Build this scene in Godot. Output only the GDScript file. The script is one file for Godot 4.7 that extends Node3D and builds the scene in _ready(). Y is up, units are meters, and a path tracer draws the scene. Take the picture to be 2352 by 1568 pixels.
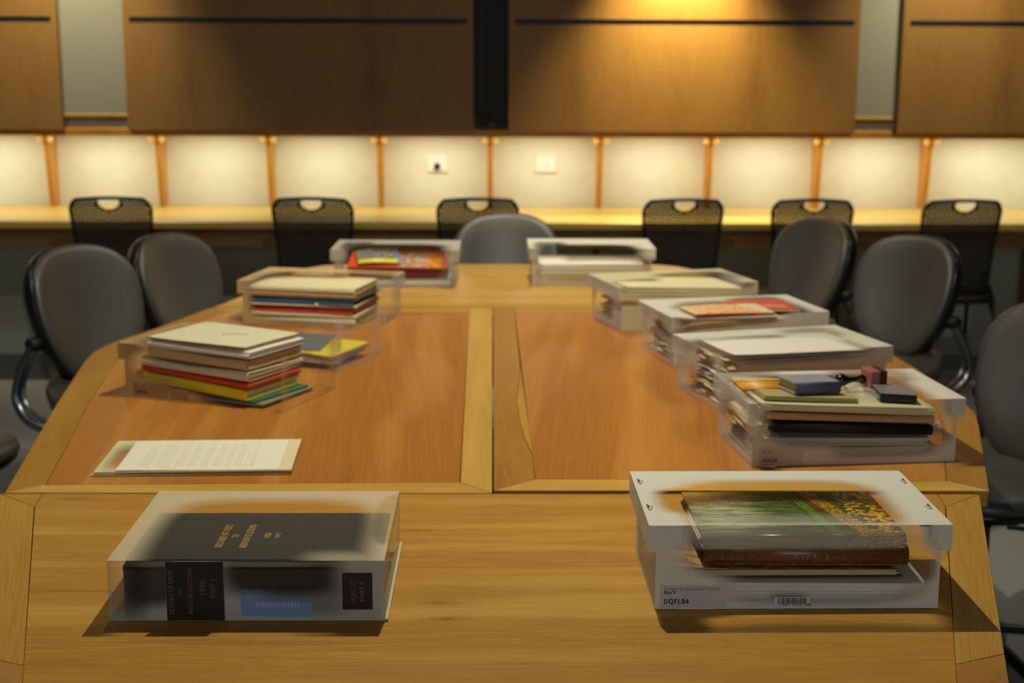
extends Node3D

# Reading room: boat-shaped table with see-through archive boxes, lit carrels along the back wall. Metres, y up.

var M := {}
var used := {}

func _ready() -> void:
	seed(7)
	set_camera_and_light()
	make_materials()
	build_room()
	build_carrels()
	build_lamps()
	build_table()
	build_chairs()
	build_boxes()

func set_camera_and_light() -> void:
	var cam := Camera3D.new()
	cam.name = "camera"
	cam.fov = 26.72
	cam.near = 0.05
	cam.far = 40.0
	var lens := CameraAttributesPhysical.new()
	lens.frustum_focal_length = 50.51
	lens.frustum_focus_distance = 1.87
	lens.exposure_aperture = 5.6
	lens.frustum_near = 0.05
	lens.frustum_far = 40.0
	cam.attributes = lens
	add_child(cam)
	cam.position = Vector3(0, 1.458, 0)
	cam.rotation_degrees = Vector3(-11.38, -0.8, 0.27)
	cam.current = true
	var env := Environment.new()
	env.background_mode = Environment.BG_COLOR
	env.background_color = Color(0.02, 0.02, 0.025)
	env.tonemap_mode = Environment.TONE_MAPPER_LINEAR
	env.tonemap_exposure = 1.0
	env.sdfgi_enabled = true
	env.ssao_enabled = true
	env.ssil_enabled = true
	var we := WorldEnvironment.new()
	we.name = "environment"
	we.environment = env
	add_child(we)

# where the lamps hang (metres) and how strong they are
const KEY_AT := Vector3(-0.04, 2.5, -2.78)
const KEY_ENERGY := 2.6
const KEY_COLOR := Color(1.0, 0.96, 0.85)
const FAR_FILL_AT := Vector3(0.1, 2.6, -4.75)
const FAR_FILL_ENERGY := 2.4
const WASH := [[Vector3(0.82, 2.15, -6.27), 4.8, 44.0, "close above the brightest patch"], [Vector3(-1.85, 2.45, -6.0), 2.0, 36.0, "above the wider blind"], [Vector3(1.98, 2.45, -6.0), 1.9, 36.0, "above the narrower blind"], [Vector3(-3.2, 2.45, -6.0), 1.6, 36.0, "beyond the left edge of the picture"]]
const WASH_COLOR := Color(1.0, 0.94, 0.76)
const HOT_COLOR := Color(1.0, 0.91, 0.62)
const VIEWER_FILL_ENERGY := 2.0  # added fill light behind the viewer
const VIEWER_FILL_COLOR := Color(0.95, 0.98, 1.0)
const BAY_ENERGY := 0.138
const BAY_COLOR := Color(1.0, 0.975, 0.90)
const FILL_ENERGY := 0.7
const FILL_COLOR := Color(0.86, 0.92, 1.0)

# ---------------------------------------------------------------- helpers

class Shape:
	var s := SurfaceTool.new()
	var has_color := false
	func _init() -> void:
		s.begin(Mesh.PRIMITIVE_TRIANGLES)
	func smooth(on: bool) -> void:
		s.set_smooth_group(1 if on else -1)
	func vert(p: Vector3, uv: Vector2, a := 1.0) -> void:
		s.set_uv(uv)
		if has_color:
			s.set_color(Color(1, 1, 1, a))
		s.add_vertex(p)
	# corners clockwise as seen from outside
	func quad(a: Vector3, b: Vector3, c: Vector3, d: Vector3, ua := Vector2(0, 0), ub := Vector2(1, 0), uc := Vector2(1, 1), ud := Vector2(0, 1)) -> void:
		vert(a, ua); vert(b, ub); vert(c, uc)
		vert(a, ua); vert(c, uc); vert(d, ud)
	func tri(a: Vector3, b: Vector3, c: Vector3, ua := Vector2.ZERO, ub := Vector2.ZERO, uc := Vector2.ZERO) -> void:
		vert(a, ua); vert(b, ub); vert(c, uc)
	# box with chamfered edges; uv in metres
	func box(c: Vector3, size: Vector3, ch := 0.0, basis := Basis.IDENTITY) -> void:
		var h := size * 0.5
		ch = minf(ch, minf(h.x, minf(h.y, h.z)) * 0.9)
		smooth(false)
		var ax := [Vector3.RIGHT, Vector3.UP, Vector3.BACK]
		for k in 3:
			var n: Vector3 = ax[k]
			var u: Vector3 = ax[(k + 1) % 3]
			var w: Vector3 = ax[(k + 2) % 3]
			if k == 1:
				u = ax[0]; w = ax[2]
			if k == 2:
				u = ax[0]; w = ax[1]
			if k == 0:
				u = ax[2]; w = ax[1]
			var hu := absf(h.dot(u)) - ch
			var hw := absf(h.dot(w)) - ch
			var hn := absf(h.dot(n))
			for sg in [-1.0, 1.0]:
				var o: Vector3 = n * hn * sg
				var p := [o - u * hu - w * hw, o + u * hu - w * hw, o + u * hu + w * hw, o - u * hu + w * hw]
				var t := [Vector2(-hu, -hw), Vector2(hu, -hw), Vector2(hu, hw), Vector2(-hu, hw)]
				var q := [0, 1, 2, 3]
				if (p[2] - p[0]).cross(p[1] - p[0]).dot(o) < 0.0:
					q = [0, 3, 2, 1]
				quad(c + basis * p[q[0]], c + basis * p[q[1]], c + basis * p[q[2]], c + basis * p[q[3]], t[q[0]], t[q[1]], t[q[2]], t[q[3]])
		if ch <= 0.0:
			return
		for k in 3:
			var n: Vector3 = ax[k]
			var u: Vector3 = ax[(k + 1) % 3]
			var w: Vector3 = ax[(k + 2) % 3]
			var hn := h[k] - ch
			for su in [-1.0, 1.0]:
				for sw in [-1.0, 1.0]:
					var eu: Vector3 = u * h[(k + 1) % 3] * su + w * (h[(k + 2) % 3] - ch) * sw
					var ew: Vector3 = u * (h[(k + 1) % 3] - ch) * su + w * h[(k + 2) % 3] * sw
					var p := [eu - n * hn, ew - n * hn, ew + n * hn, eu + n * hn]
					var q := [0, 1, 2, 3]
					if (p[2] - p[0]).cross(p[1] - p[0]).dot(eu + ew) < 0.0:
						q = [0, 3, 2, 1]
					quad(c + basis * p[q[0]], c + basis * p[q[1]], c + basis * p[q[2]], c + basis * p[q[3]], Vector2.ZERO, Vector2(ch, 0), Vector2(ch, hn * 2), Vector2(0, hn * 2))
		for sx in [-1.0, 1.0]:
			for sy in [-1.0, 1.0]:
				for sz in [-1.0, 1.0]:
					var g := Vector3(sx, sy, sz)
					var a := Vector3(h.x, h.y - ch, h.z - ch) * g
					var b := Vector3(h.x - ch, h.y, h.z - ch) * g
					var d := Vector3(h.x - ch, h.y - ch, h.z) * g
					if (d - a).cross(b - a).dot(g) < 0.0:
						var e := b
						b = d; d = e
					tri(c + basis * a, c + basis * b, c + basis * d)
	# upright prism over an outline in x,z with a chamfered top edge; u runs along dir
	func prism(poly: PackedVector2Array, y0: float, y1: float, ch := 0.0, dir := Vector2(1, 0), off := Vector2.ZERO) -> void:
		var n := poly.size()
		var area := 0.0
		for i in n:
			area += poly[i].cross(poly[(i + 1) % n])
		var p := poly.duplicate()
		if area < 0.0:
			p.reverse()
		var side := Vector2(-dir.y, dir.x)
		var inner := PackedVector2Array()
		for i in n:
			var d0 := (p[i] - p[(i + n - 1) % n]).normalized()
			var d1 := (p[(i + 1) % n] - p[i]).normalized()
			var n0 := Vector2(-d0.y, d0.x)
			var n1 := Vector2(-d1.y, d1.x)
			var m := (n0 + n1).normalized()
			inner.append(p[i] + m * ch / maxf(m.dot(n1), 0.35))
		smooth(false)
		var ids := Geometry2D.triangulate_polygon(inner)
		for k in range(0, ids.size(), 3):
			var a := inner[ids[k]]
			var b := inner[ids[k + 1]]
			var c := inner[ids[k + 2]]
			if (b - a).cross(c - a) < 0.0:
				var e := b
				b = c; c = e
			# seen from above (y up) x right, z towards the viewer: counter-clockwise in (x,z) maps to clockwise on screen
			tri(V3(a, y1), V3(b, y1), V3(c, y1), off + Vector2(a.dot(dir), a.dot(side)), off + Vector2(b.dot(dir), b.dot(side)), off + Vector2(c.dot(dir), c.dot(side)))
			tri(V3(a, y0), V3(c, y0), V3(b, y0), a, c, b)
		for i in n:
			var j := (i + 1) % n
			var l := (p[j] - p[i]).length()
			var ui := off + Vector2(p[i].dot(dir), p[i].dot(side))
			var uj := off + Vector2(p[j].dot(dir), p[j].dot(side))
			if ch > 0.0:
				quad(V3(inner[i], y1), V3(p[i], y1 - ch), V3(p[j], y1 - ch), V3(inner[j], y1), ui, ui, uj, uj)
			quad(V3(p[i], y1 - ch), V3(p[i], y0), V3(p[j], y0), V3(p[j], y1 - ch), Vector2(0, 0), Vector2(0, y1 - y0), Vector2(l, y1 - y0), Vector2(l, 0))
	static func V3(a: Vector2, y: float) -> Vector3:
		return Vector3(a.x, y, a.y)
	# round bar along points
	func tube(pts: Array, r: float, sides := 10, caps := true, flat := 1.0) -> void:
		smooth(true)
		var rings := []
		var up := Vector3.UP
		for i in pts.size():
			var a: Vector3 = pts[maxi(i - 1, 0)]
			var b: Vector3 = pts[mini(i + 1, pts.size() - 1)]
			var t := (b - a).normalized()
			if absf(t.dot(up)) > 0.95:
				up = Vector3.RIGHT if absf(t.x) < 0.9 else Vector3.BACK
			var u := t.cross(up).normalized()
			up = u.cross(t).normalized()
			var ring := []
			for k in sides:
				var an := TAU * k / sides
				ring.append(pts[i] + (u * cos(an) + up * sin(an) * flat) * r)
			rings.append(ring)
		for i in pts.size() - 1:
			for k in sides:
				var l := (k + 1) % sides
				quad(rings[i][k], rings[i + 1][k], rings[i + 1][l], rings[i][l], Vector2(i, k), Vector2(i + 1, k), Vector2(i + 1, k + 1), Vector2(i, k + 1))
		if caps:
			smooth(false)
			for e in [0, pts.size() - 1]:
				for k in sides:
					var l := (k + 1) % sides
					if e == 0:
						tri(pts[e], rings[e][k], rings[e][l])
					else:
						tri(pts[e], rings[e][l], rings[e][k])
	# profile of (radius, height) turned about an axis at o
	func lathe(prof: Array, o := Vector3.ZERO, sides := 20, basis := Basis.IDENTITY) -> void:
		smooth(true)
		for i in prof.size() - 1:
			for k in sides:
				var a0 := TAU * k / sides
				var a1 := TAU * (k + 1) / sides
				var q := []
				for e in [[i, a0], [i, a1], [i + 1, a1], [i + 1, a0]]:
					var pr: Vector2 = prof[e[0]]
					q.append(o + basis * Vector3(cos(e[1]) * pr.x, pr.y, sin(e[1]) * pr.x))
				quad(q[0], q[1], q[2], q[3])
	# solid sheet or block: top(u,w) gives the upper surface; th its thickness downwards (number or Callable)
	func sheet(nx: int, nz: int, top: Callable, th: Callable) -> void:
		var up := []
		var lo := []
		for j in nz + 1:
			var a := []
			var b := []
			for i in nx + 1:
				var p: Vector3 = top.call(float(i) / nx, float(j) / nz)
				a.append(p)
				b.append(p - Vector3(0, th.call(float(i) / nx, float(j) / nz), 0))
			up.append(a)
			lo.append(b)
		for j in nz:
			for i in nx:
				var u0 := float(i) / nx
				var u1 := float(i + 1) / nx
				var w0 := float(j) / nz
				var w1 := float(j + 1) / nz
				smooth(true)
				quad(up[j][i], up[j][i + 1], up[j + 1][i + 1], up[j + 1][i], Vector2(u0, w0), Vector2(u1, w0), Vector2(u1, w1), Vector2(u0, w1))
				s.set_smooth_group(2)
				quad(lo[j + 1][i], lo[j + 1][i + 1], lo[j][i + 1], lo[j][i], Vector2(u0, w1), Vector2(u1, w1), Vector2(u1, w0), Vector2(u0, w0))
		s.set_smooth_group(3)
		for i in nx:
			var u0 := float(i) / nx
			var u1 := float(i + 1) / nx
			quad(up[nz][i], up[nz][i + 1], lo[nz][i + 1], lo[nz][i], Vector2(u0, 1), Vector2(u1, 1), Vector2(u1, 1.03), Vector2(u0, 1.03))
			quad(up[0][i + 1], up[0][i], lo[0][i], lo[0][i + 1], Vector2(u1, 0), Vector2(u0, 0), Vector2(u0, -0.03), Vector2(u1, -0.03))
		s.set_smooth_group(4)
		for j in nz:
			var w0 := float(j) / nz
			var w1 := float(j + 1) / nz
			quad(up[j][0], up[j + 1][0], lo[j + 1][0], lo[j][0], Vector2(0, w0), Vector2(0, w1), Vector2(-0.03, w1), Vector2(-0.03, w0))
			quad(up[j + 1][nx], up[j][nx], lo[j][nx], lo[j + 1][nx], Vector2(1, w1), Vector2(1, w0), Vector2(1.03, w0), Vector2(1.03, w1))
	# upright plate facing +z with uv 0 to 1 across its face
	func done_plate(c: Vector3, w: float, h: float) -> ArrayMesh:
		box(c - Vector3(0, 0, 0.0003), Vector3(w, h, 0.0004), 0.0)
		smooth(false)
		var z := Vector3(0, 0, 0.0001)
		quad(c + z + Vector3(-w / 2, h / 2, 0), c + z + Vector3(w / 2, h / 2, 0), c + z + Vector3(w / 2, -h / 2, 0), c + z + Vector3(-w / 2, -h / 2, 0))
		return done()
	func done() -> ArrayMesh:
		s.generate_normals()
		s.index()
		return s.commit()

func put(called: String, mesh: Mesh, mat: Material, parent: Node3D = null) -> MeshInstance3D:
	var o := MeshInstance3D.new()
	o.mesh = mesh
	o.material_override = mat
	o.name = fresh(called, parent)
	(self if parent == null else parent).add_child(o, true)
	return o

func fresh(called: String, parent: Node3D = null) -> String:
	var key := called if parent == null else str(parent.get_instance_id()) + called
	used[key] = used.get(key, -1) + 1
	return called if used[key] == 0 else "%s_%03d" % [called, used[key]]

func thing(called: String, label: String, category: String, at := Vector3.ZERO, turn := 0.0, group := "") -> Node3D:
	var o := Node3D.new()
	o.name = fresh(called)
	add_child(o, true)
	o.position = at
	o.rotation_degrees.y = turn
	tag(o, label, category, group)
	return o

func tag(o: Node, label: String, category: String, group := "", kind := "") -> Node:
	if label: o.set_meta("label", label)
	if category: o.set_meta("category", category)
	if group: o.set_meta("group", group)
	if kind: o.set_meta("kind", kind)
	return o

func structure(called: String, mesh: Mesh, mat: Material, label := "") -> MeshInstance3D:
	var o := put(called, mesh, mat)
	o.set_meta("kind", "structure")
	if label: o.set_meta("label", label)
	return o

func block(called: String, c: Vector3, size: Vector3, ch: float, mat: Material, parent: Node3D = null) -> MeshInstance3D:
	var s := Shape.new()
	s.box(c, size, ch)
	return put(called, s.done(), mat, parent)

func copy_of(o: Node3D, at: Vector3, turn: float, label: String) -> Node3D:
	var c: Node3D = o.duplicate()
	var base := String(o.name)
	c.name = fresh(base)
	add_child(c, true)
	c.position = at
	c.rotation_degrees.y = turn
	c.set_meta("label", label)
	return c

func lettering(words: String, high: float, mat: Material, parent: Node3D, at: Transform3D, font := "Droid Sans", bold := false, squeeze := 1.0, align := HORIZONTAL_ALIGNMENT_LEFT) -> MeshInstance3D:
	var f := SystemFont.new()
	f.font_names = PackedStringArray([font])
	f.font_weight = 700 if bold else 400
	var t := TextMesh.new()
	t.font = f
	t.text = words
	t.font_size = 48
	t.pixel_size = high / 48.0
	t.depth = 0.0003
	t.curve_step = 1.0
	t.horizontal_alignment = align
	t.vertical_alignment = VERTICAL_ALIGNMENT_CENTER
	var o := put("lettering", t, mat, parent)
	o.transform = at.scaled_local(Vector3(squeeze, 1, 1))
	return o

# ---------------------------------------------------------------- materials

func plain(c: Color, rough := 0.7, metal := 0.0) -> StandardMaterial3D:
	var m := StandardMaterial3D.new()
	m.albedo_color = c
	m.roughness = rough
	m.metallic = metal
	return m

func noise(freq: float, sd: int, kind := FastNoiseLite.TYPE_SIMPLEX_SMOOTH, oct := 3) -> FastNoiseLite:
	var n := FastNoiseLite.new()
	n.noise_type = kind
	n.frequency = freq
	n.seed = sd
	n.fractal_octaves = oct
	return n

# grey noise stretched along x: made small and pulled out to w by h
func stretched(w: int, h: int, sw: int, sh: int, freq: float, sd: int, oct := 3) -> PackedByteArray:
	var im := noise(freq, sd, FastNoiseLite.TYPE_SIMPLEX_SMOOTH, oct).get_seamless_image(sw, sh, false, false, 0.2, true)
	im.resize(w, h, Image.INTERPOLATE_CUBIC)
	im.convert(Image.FORMAT_L8)
	return im.get_data()

# wood with its grain along u: slow figure, growth lines, fibres and dark pores
func wood(w: int, h: int, sd: int, dark: Color, mid: Color, pale: Color, figure: float, lines: float, pore: float, stretch := 1.0, knots := []) -> ImageTexture:
	var slow := stretched(w, h, int(w / 16.0 / stretch), h / 4, 0.02, sd)
	var fib := stretched(w, h, int(w / 24.0 / stretch), h, 0.22, sd + 1, 2)
	var fine := stretched(w, h, int(w / 10.0 / stretch), h, 0.5, sd + 2, 2)
	var lut := PackedByteArray()
	for i in 256:
		var t := i / 255.0
		var c := dark.lerp(mid, t * 2.0) if t < 0.5 else mid.lerp(pale, t * 2.0 - 1.0)
		lut.append(c.r8); lut.append(c.g8); lut.append(c.b8)
	var sine := PackedFloat32Array()
	for i in 1024:
		sine.append(sin(i / 1024.0 * TAU))
	var out := PackedByteArray()
	out.resize(w * h * 3)
	var k := 0
	for i in w * h:
		var a := slow[i]
		var t := 128.0 + (a - 128) * figure + sine[int(a * lines) & 1023] * 14.0 + (fib[i] - 128) * 0.34
		var f := fine[i]
		if f < 96:
			t -= (96 - f) * pore
		var id := clampi(int(t), 0, 255) * 3
		out[k] = lut[id]; out[k + 1] = lut[id + 1]; out[k + 2] = lut[id + 2]
		k += 3
	for kn in knots:
		for y in range(kn[1] - 30, kn[1] + 31):
			for x in range(kn[0] - 80, kn[0] + 81):
				var d := sqrt(pow((x - kn[0]) / 34.0, 2.0) + pow((y - kn[1]) / 11.0, 2.0))
				var f: float = 1.0 - kn[2] * exp(-d * d) * (0.75 + 0.25 * sin(d * 9.0)) - 0.10 * exp(-d * 0.9) * maxf(0.0, sin(d * 7.0))
				var id := (posmod(y, h) * w + posmod(x, w)) * 3
				for c in 3:
					out[id + c] = int(out[id + c] * pow(clampf(f, 0.2, 1.0), 0.8 + 0.4 * c))
	return ImageTexture.create_from_image(Image.create_from_data(w, h, false, Image.FORMAT_RGB8, out))

func wooden(tex: Texture2D, across: Vector2, rough: float, tint := Color.WHITE, coat := 0.0) -> StandardMaterial3D:
	var m := plain(tint, rough)
	m.albedo_texture = tex
	m.uv1_scale = Vector3(1.0 / across.x, 1.0 / across.y, 1)
	if coat > 0.0:
		m.clearcoat_enabled = true
		m.clearcoat = coat
		m.clearcoat_roughness = 0.22
	return m

func grained(c: Color, rough: float, freq: float, depth: float, scale: float, spread := 0.12) -> StandardMaterial3D:
	var m := plain(Color.WHITE, rough)
	var t := NoiseTexture2D.new()
	t.width = 256; t.height = 256; t.seamless = true
	t.noise = noise(freq, 5)
	var g := Gradient.new()
	g.set_color(0, c.darkened(spread))
	g.set_color(1, c.lightened(spread * 0.7))
	t.color_ramp = g
	m.albedo_texture = t
	m.uv1_triplanar = true
	m.uv1_scale = Vector3.ONE * scale
	if depth > 0.0:
		var b := NoiseTexture2D.new()
		b.width = 256; b.height = 256; b.seamless = true
		b.noise = noise(freq * 1.5, 9)
		b.as_normal_map = true
		b.bump_strength = depth
		m.normal_enabled = true
		m.normal_texture = b
	return m

func make_materials() -> void:
	var field := wood(1024, 1024, 11, Color8(140, 86, 34), Color8(181, 120, 53), Color8(206, 152, 76), 0.4, 7.0, 0.35, 2.0)
	M.field = wooden(field, Vector2(1.9, 0.75), 0.33)
	var near := wood(2048, 1024, 23, Color8(146, 92, 38), Color8(190, 144, 66), Color8(214, 176, 90), 0.42, 6.0, 0.6, 2.0, [[314, 214, 0.22], [330, 305, 0.26], [1010, 760, 0.2], [1510, 480, 0.18], [246, 744, 0.18]])
	M.near = wooden(near, Vector2(1.5, 0.62), 0.42)
	M.near.metallic_specular = 0.2
	M.field.metallic_specular = 0.3
	var strip := wood(1024, 512, 37, Color8(164, 116, 46), Color8(208, 165, 75), Color8(226, 188, 102), 0.42, 5.0, 0.35, 1.5)
	M.strip = wooden(strip, Vector2(1.3, 0.4), 0.33)
	M.strip_pale = wooden(strip, Vector2(1.1, 0.33), 0.42, Color8(232, 226, 206))
	M.strip_dark = wooden(strip, Vector2(1.1, 0.33), 0.42, Color8(214, 196, 172))
	var veneer := wood(1024, 512, 51, Color8(118, 82, 38), Color8(154, 113, 56), Color8(178, 136, 74), 0.34, 3.0, 0.5, 1.5)
	M.veneer = wooden(veneer, Vector2(1.2, 0.8), 0.5)
	M.desk = wooden(wood(512, 256, 71, Color8(160, 132, 60), Color8(198, 170, 84), Color8(214, 190, 108), 0.4, 4.0, 0.3, 1.5), Vector2(2.2, 0.5), 0.34)
	M.bracket = wooden(strip, Vector2(0.7, 0.2), 0.4, Color8(240, 214, 150))
	M.under = plain(Color8(88, 64, 46), 0.6)
	M.groove = plain(Color8(30, 36, 52), 0.5)  # blue shadow of the panel grooves, put into the colour
	M.cream_wall = grained(Color8(226, 230, 208), 0.8, 0.03, 0.0, 1.2, 0.03)
	M.blind = grained(Color8(160, 158, 142), 0.85, 0.2, 0.0, 20.0, 0.05)
	M.room_wall = grained(Color8(120, 112, 98), 0.85, 0.03, 0.0, 1.5, 0.05)
	M.ceiling = plain(Color8(150, 146, 138), 0.9)
	M.carpet = grained(Color8(160, 162, 154), 0.95, 0.25, 0.0, 9.0, 0.35)
	M.black = plain(Color8(24, 24, 26), 0.55)
	M.black_panel = plain(Color8(38, 37, 36), 0.6)
	M.black_gloss = plain(Color8(12, 12, 13), 0.22)
	M.plastic_black = plain(Color8(9, 9, 10), 0.55)
	M.brass = plain(Color8(255, 222, 130), 0.3, 0.35)
	M.steel = plain(Color8(150, 152, 160), 0.25, 1.0)
	M.gunmetal = plain(Color8(150, 154, 168), 0.3, 1.0)
	M.plate = plain(Color8(240, 236, 222), 0.4)
	var leather := grained(Color8(62, 62, 58), 0.34, 0.35, 1.5, 14.0, 0.06)
	leather.metallic_specular = 0.75
	M.leather = leather
	M.lamp = plain(Color8(255, 240, 210), 0.5)
	M.lamp.emission_enabled = true
	M.lamp.emission = Color8(255, 226, 170)
	M.lamp.emission_energy_multiplier = 4.0
	M.white_metal = plain(Color8(220, 218, 212), 0.4)
	M.panel_glow = plain(Color8(230, 236, 245), 0.5)
	M.panel_glow.emission_enabled = true
	M.panel_glow.emission = Color8(210, 222, 245)
	M.panel_glow.emission_energy_multiplier = 0.6
	M.rail = plain(Color8(206, 200, 170), 0.6)
	M.shell = plain(Color8(20, 21, 24), 0.3)
	# card, paper and covers
	M.card = see_through(Color8(222, 222, 208))
	M.card_tan = see_through(Color8(206, 176, 122))
	M.card_cool_lit = see_through(Color8(206, 206, 206))  # cool light on the box ends, put into a greyer card colour
	M.cloth_grey = see_through(Color8(186, 188, 178))
	M.cloth_top = see_through(Color8(206, 194, 160))
	M.folder_leaf = see_through(Color8(226, 214, 170))
	M.label_white = plain(Color8(196, 194, 190), 0.6)
	M.ink = plain(Color8(34, 32, 32), 0.7)
	M.ink_pale = plain(Color8(110, 106, 100), 0.7)
	M.gold = plain(Color8(196, 160, 96), 0.45, 0.3)
	M.gold_dim = plain(Color8(130, 100, 62), 0.6)
	M.label_black = plain(Color8(13, 12, 11), 0.6)
	M.label_blue = plain(Color8(74, 104, 150), 0.6)
	M.ink_blue = plain(Color8(196, 206, 222), 0.7)
	M.paper = plain(Color8(236, 232, 218), 0.8)
	M.paper_cream = plain(Color8(228, 214, 168), 0.8)
	M.paper_aged = plain(Color8(206, 184, 134), 0.85)
	M.paper_grey = plain(Color8(196, 192, 182), 0.8)
	M.manila = grained(Color8(226, 219, 182), 0.75, 0.05, 0.0, 5.0, 0.05)
	M.manila_dark = grained(Color8(196, 166, 110), 0.75, 0.05, 0.0, 5.0, 0.06)
	M.olive = plain(Color8(170, 158, 104), 0.75)
	M.red = plain(Color8(222, 74, 52), 0.6)
	M.maroon = plain(Color8(122, 40, 34), 0.6)
	M.orange = plain(Color8(220, 110, 40), 0.6)
	M.yellow = plain(Color8(244, 226, 30), 0.6)
	M.blue = plain(Color8(44, 92, 140), 0.6)
	M.slate = plain(Color8(96, 108, 116), 0.6)
	M.green = plain(Color8(58, 112, 84), 0.6)
	M.green_dark = plain(Color8(46, 66, 48), 0.6)
	M.brown = plain(Color8(110, 62, 38), 0.65)
	M.book_black = plain(Color8(10, 10, 12), 0.6)
	M.book_blue = plain(Color8(88, 94, 136), 0.6)
	M.tin_dark = plain(Color8(26, 27, 36), 0.35)
	M.tin_top = plain(Color8(128, 126, 130), 0.35)
	M.pink = plain(Color8(158, 98, 92), 0.5)
	M.pencil = plain(Color8(230, 150, 30), 0.4)
	M.pencil_yellow = plain(Color8(232, 186, 60), 0.4)
	M.plastic = plain(Color(1, 1, 1, 0.10), 0.12)
	M.plastic.transparency = BaseMaterial3D.TRANSPARENCY_ALPHA
	M.buckram = speckled(Color8(50, 49, 38), Color8(140, 134, 106))
	M.leather_brown = cracked_leather()
	M.forest = printed(forest_picture(), 0.22)
	M.forest_spine = printed(forest_spine(), 0.25)
	M.torn_cover = printed(torn_cover(), 0.8)
	M.page = printed(typed_page(), 0.8)
	M.comic = printed(magazine_picture(1), 0.5)
	M.photo_mag = printed(magazine_picture(2), 0.5)
	M.booklet_orange = printed(magazine_picture(3), 0.5)
	M.booklet_red = printed(magazine_picture(4), 0.5)
	M.booklet_yellow = printed(magazine_picture(5), 0.6)
	M.barcode = printed(bars(), 0.7)
	M.label_blue_clear = see_through(Color8(128, 156, 196))
	M.card_cream = see_through(Color8(210, 200, 164))
	M.card_grey = see_through(Color8(186, 182, 172))
	M.manila_green = plain(Color8(206, 202, 156), 0.7)
	M.folder_cream = plain(Color8(228, 218, 172), 0.75)
	M.slate_pale = plain(Color8(140, 146, 152), 0.65)
	M.slate_green = plain(Color8(134, 134, 104), 0.7)
	M.maroon_dark = plain(Color8(58, 28, 30), 0.5)
	M.label_tan = plain(Color8(170, 146, 104), 0.7)

func see_through(c: Color) -> StandardMaterial3D:
	var m := plain(c, 0.7)
	m.transparency = BaseMaterial3D.TRANSPARENCY_ALPHA
	m.vertex_color_use_as_albedo = true
	return m

func printed(im: Image, rough: float) -> StandardMaterial3D:
	var m := plain(Color.WHITE, rough)
	m.albedo_texture = ImageTexture.create_from_image(im)
	return m

func speckled(c: Color, dot: Color) -> StandardMaterial3D:
	var rng := RandomNumberGenerator.new()
	rng.seed = 4
	var im := Image.create(512, 512, false, Image.FORMAT_RGB8)
	im.fill(c)
	for i in 16000:
		im.set_pixel(rng.randi() % 512, rng.randi() % 512, c.lerp(dot, pow(rng.randf(), 2.5) * 0.8))
	for i in 16000:
		im.set_pixel(rng.randi() % 512, rng.randi() % 512, c.darkened(rng.randf() * 0.5))
	var m := printed(im, 0.85)
	m.uv1_triplanar = true
	m.uv1_scale = Vector3.ONE * 4.0
	return m

func cracked_leather() -> StandardMaterial3D:
	var n := FastNoiseLite.new()
	n.noise_type = FastNoiseLite.TYPE_CELLULAR
	n.cellular_return_type = FastNoiseLite.RETURN_DISTANCE2_SUB
	n.frequency = 0.018
	n.seed = 3
	n.domain_warp_enabled = true
	n.domain_warp_amplitude = 40.0
	n.domain_warp_frequency = 0.01
	var t := NoiseTexture2D.new()
	t.width = 512; t.height = 256; t.seamless = true
	t.noise = n
	var g := Gradient.new()
	g.offsets = PackedFloat32Array([0.0, 0.07, 0.14, 0.6, 1.0])
	g.colors = PackedColorArray([Color8(216, 200, 168), Color8(166, 130, 92), Color8(104, 64, 38), Color8(134, 84, 50), Color8(90, 52, 32)])
	t.color_ramp = g
	var m := plain(Color.WHITE, 0.3)
	m.albedo_texture = t
	m.uv1_triplanar = true
	m.uv1_scale = Vector3.ONE * 7.0
	return m

func disc(im: Image, cx: float, cy: float, rx: float, ry: float, c: Color) -> void:
	for y in range(maxi(0, int(cy - ry)), mini(im.get_height(), int(cy + ry) + 1)):
		for x in range(maxi(0, int(cx - rx)), mini(im.get_width(), int(cx + rx) + 1)):
			if pow((x - cx) / rx, 2) + pow((y - cy) / ry, 2) <= 1.0:
				im.set_pixel(x, y, c)

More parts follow.
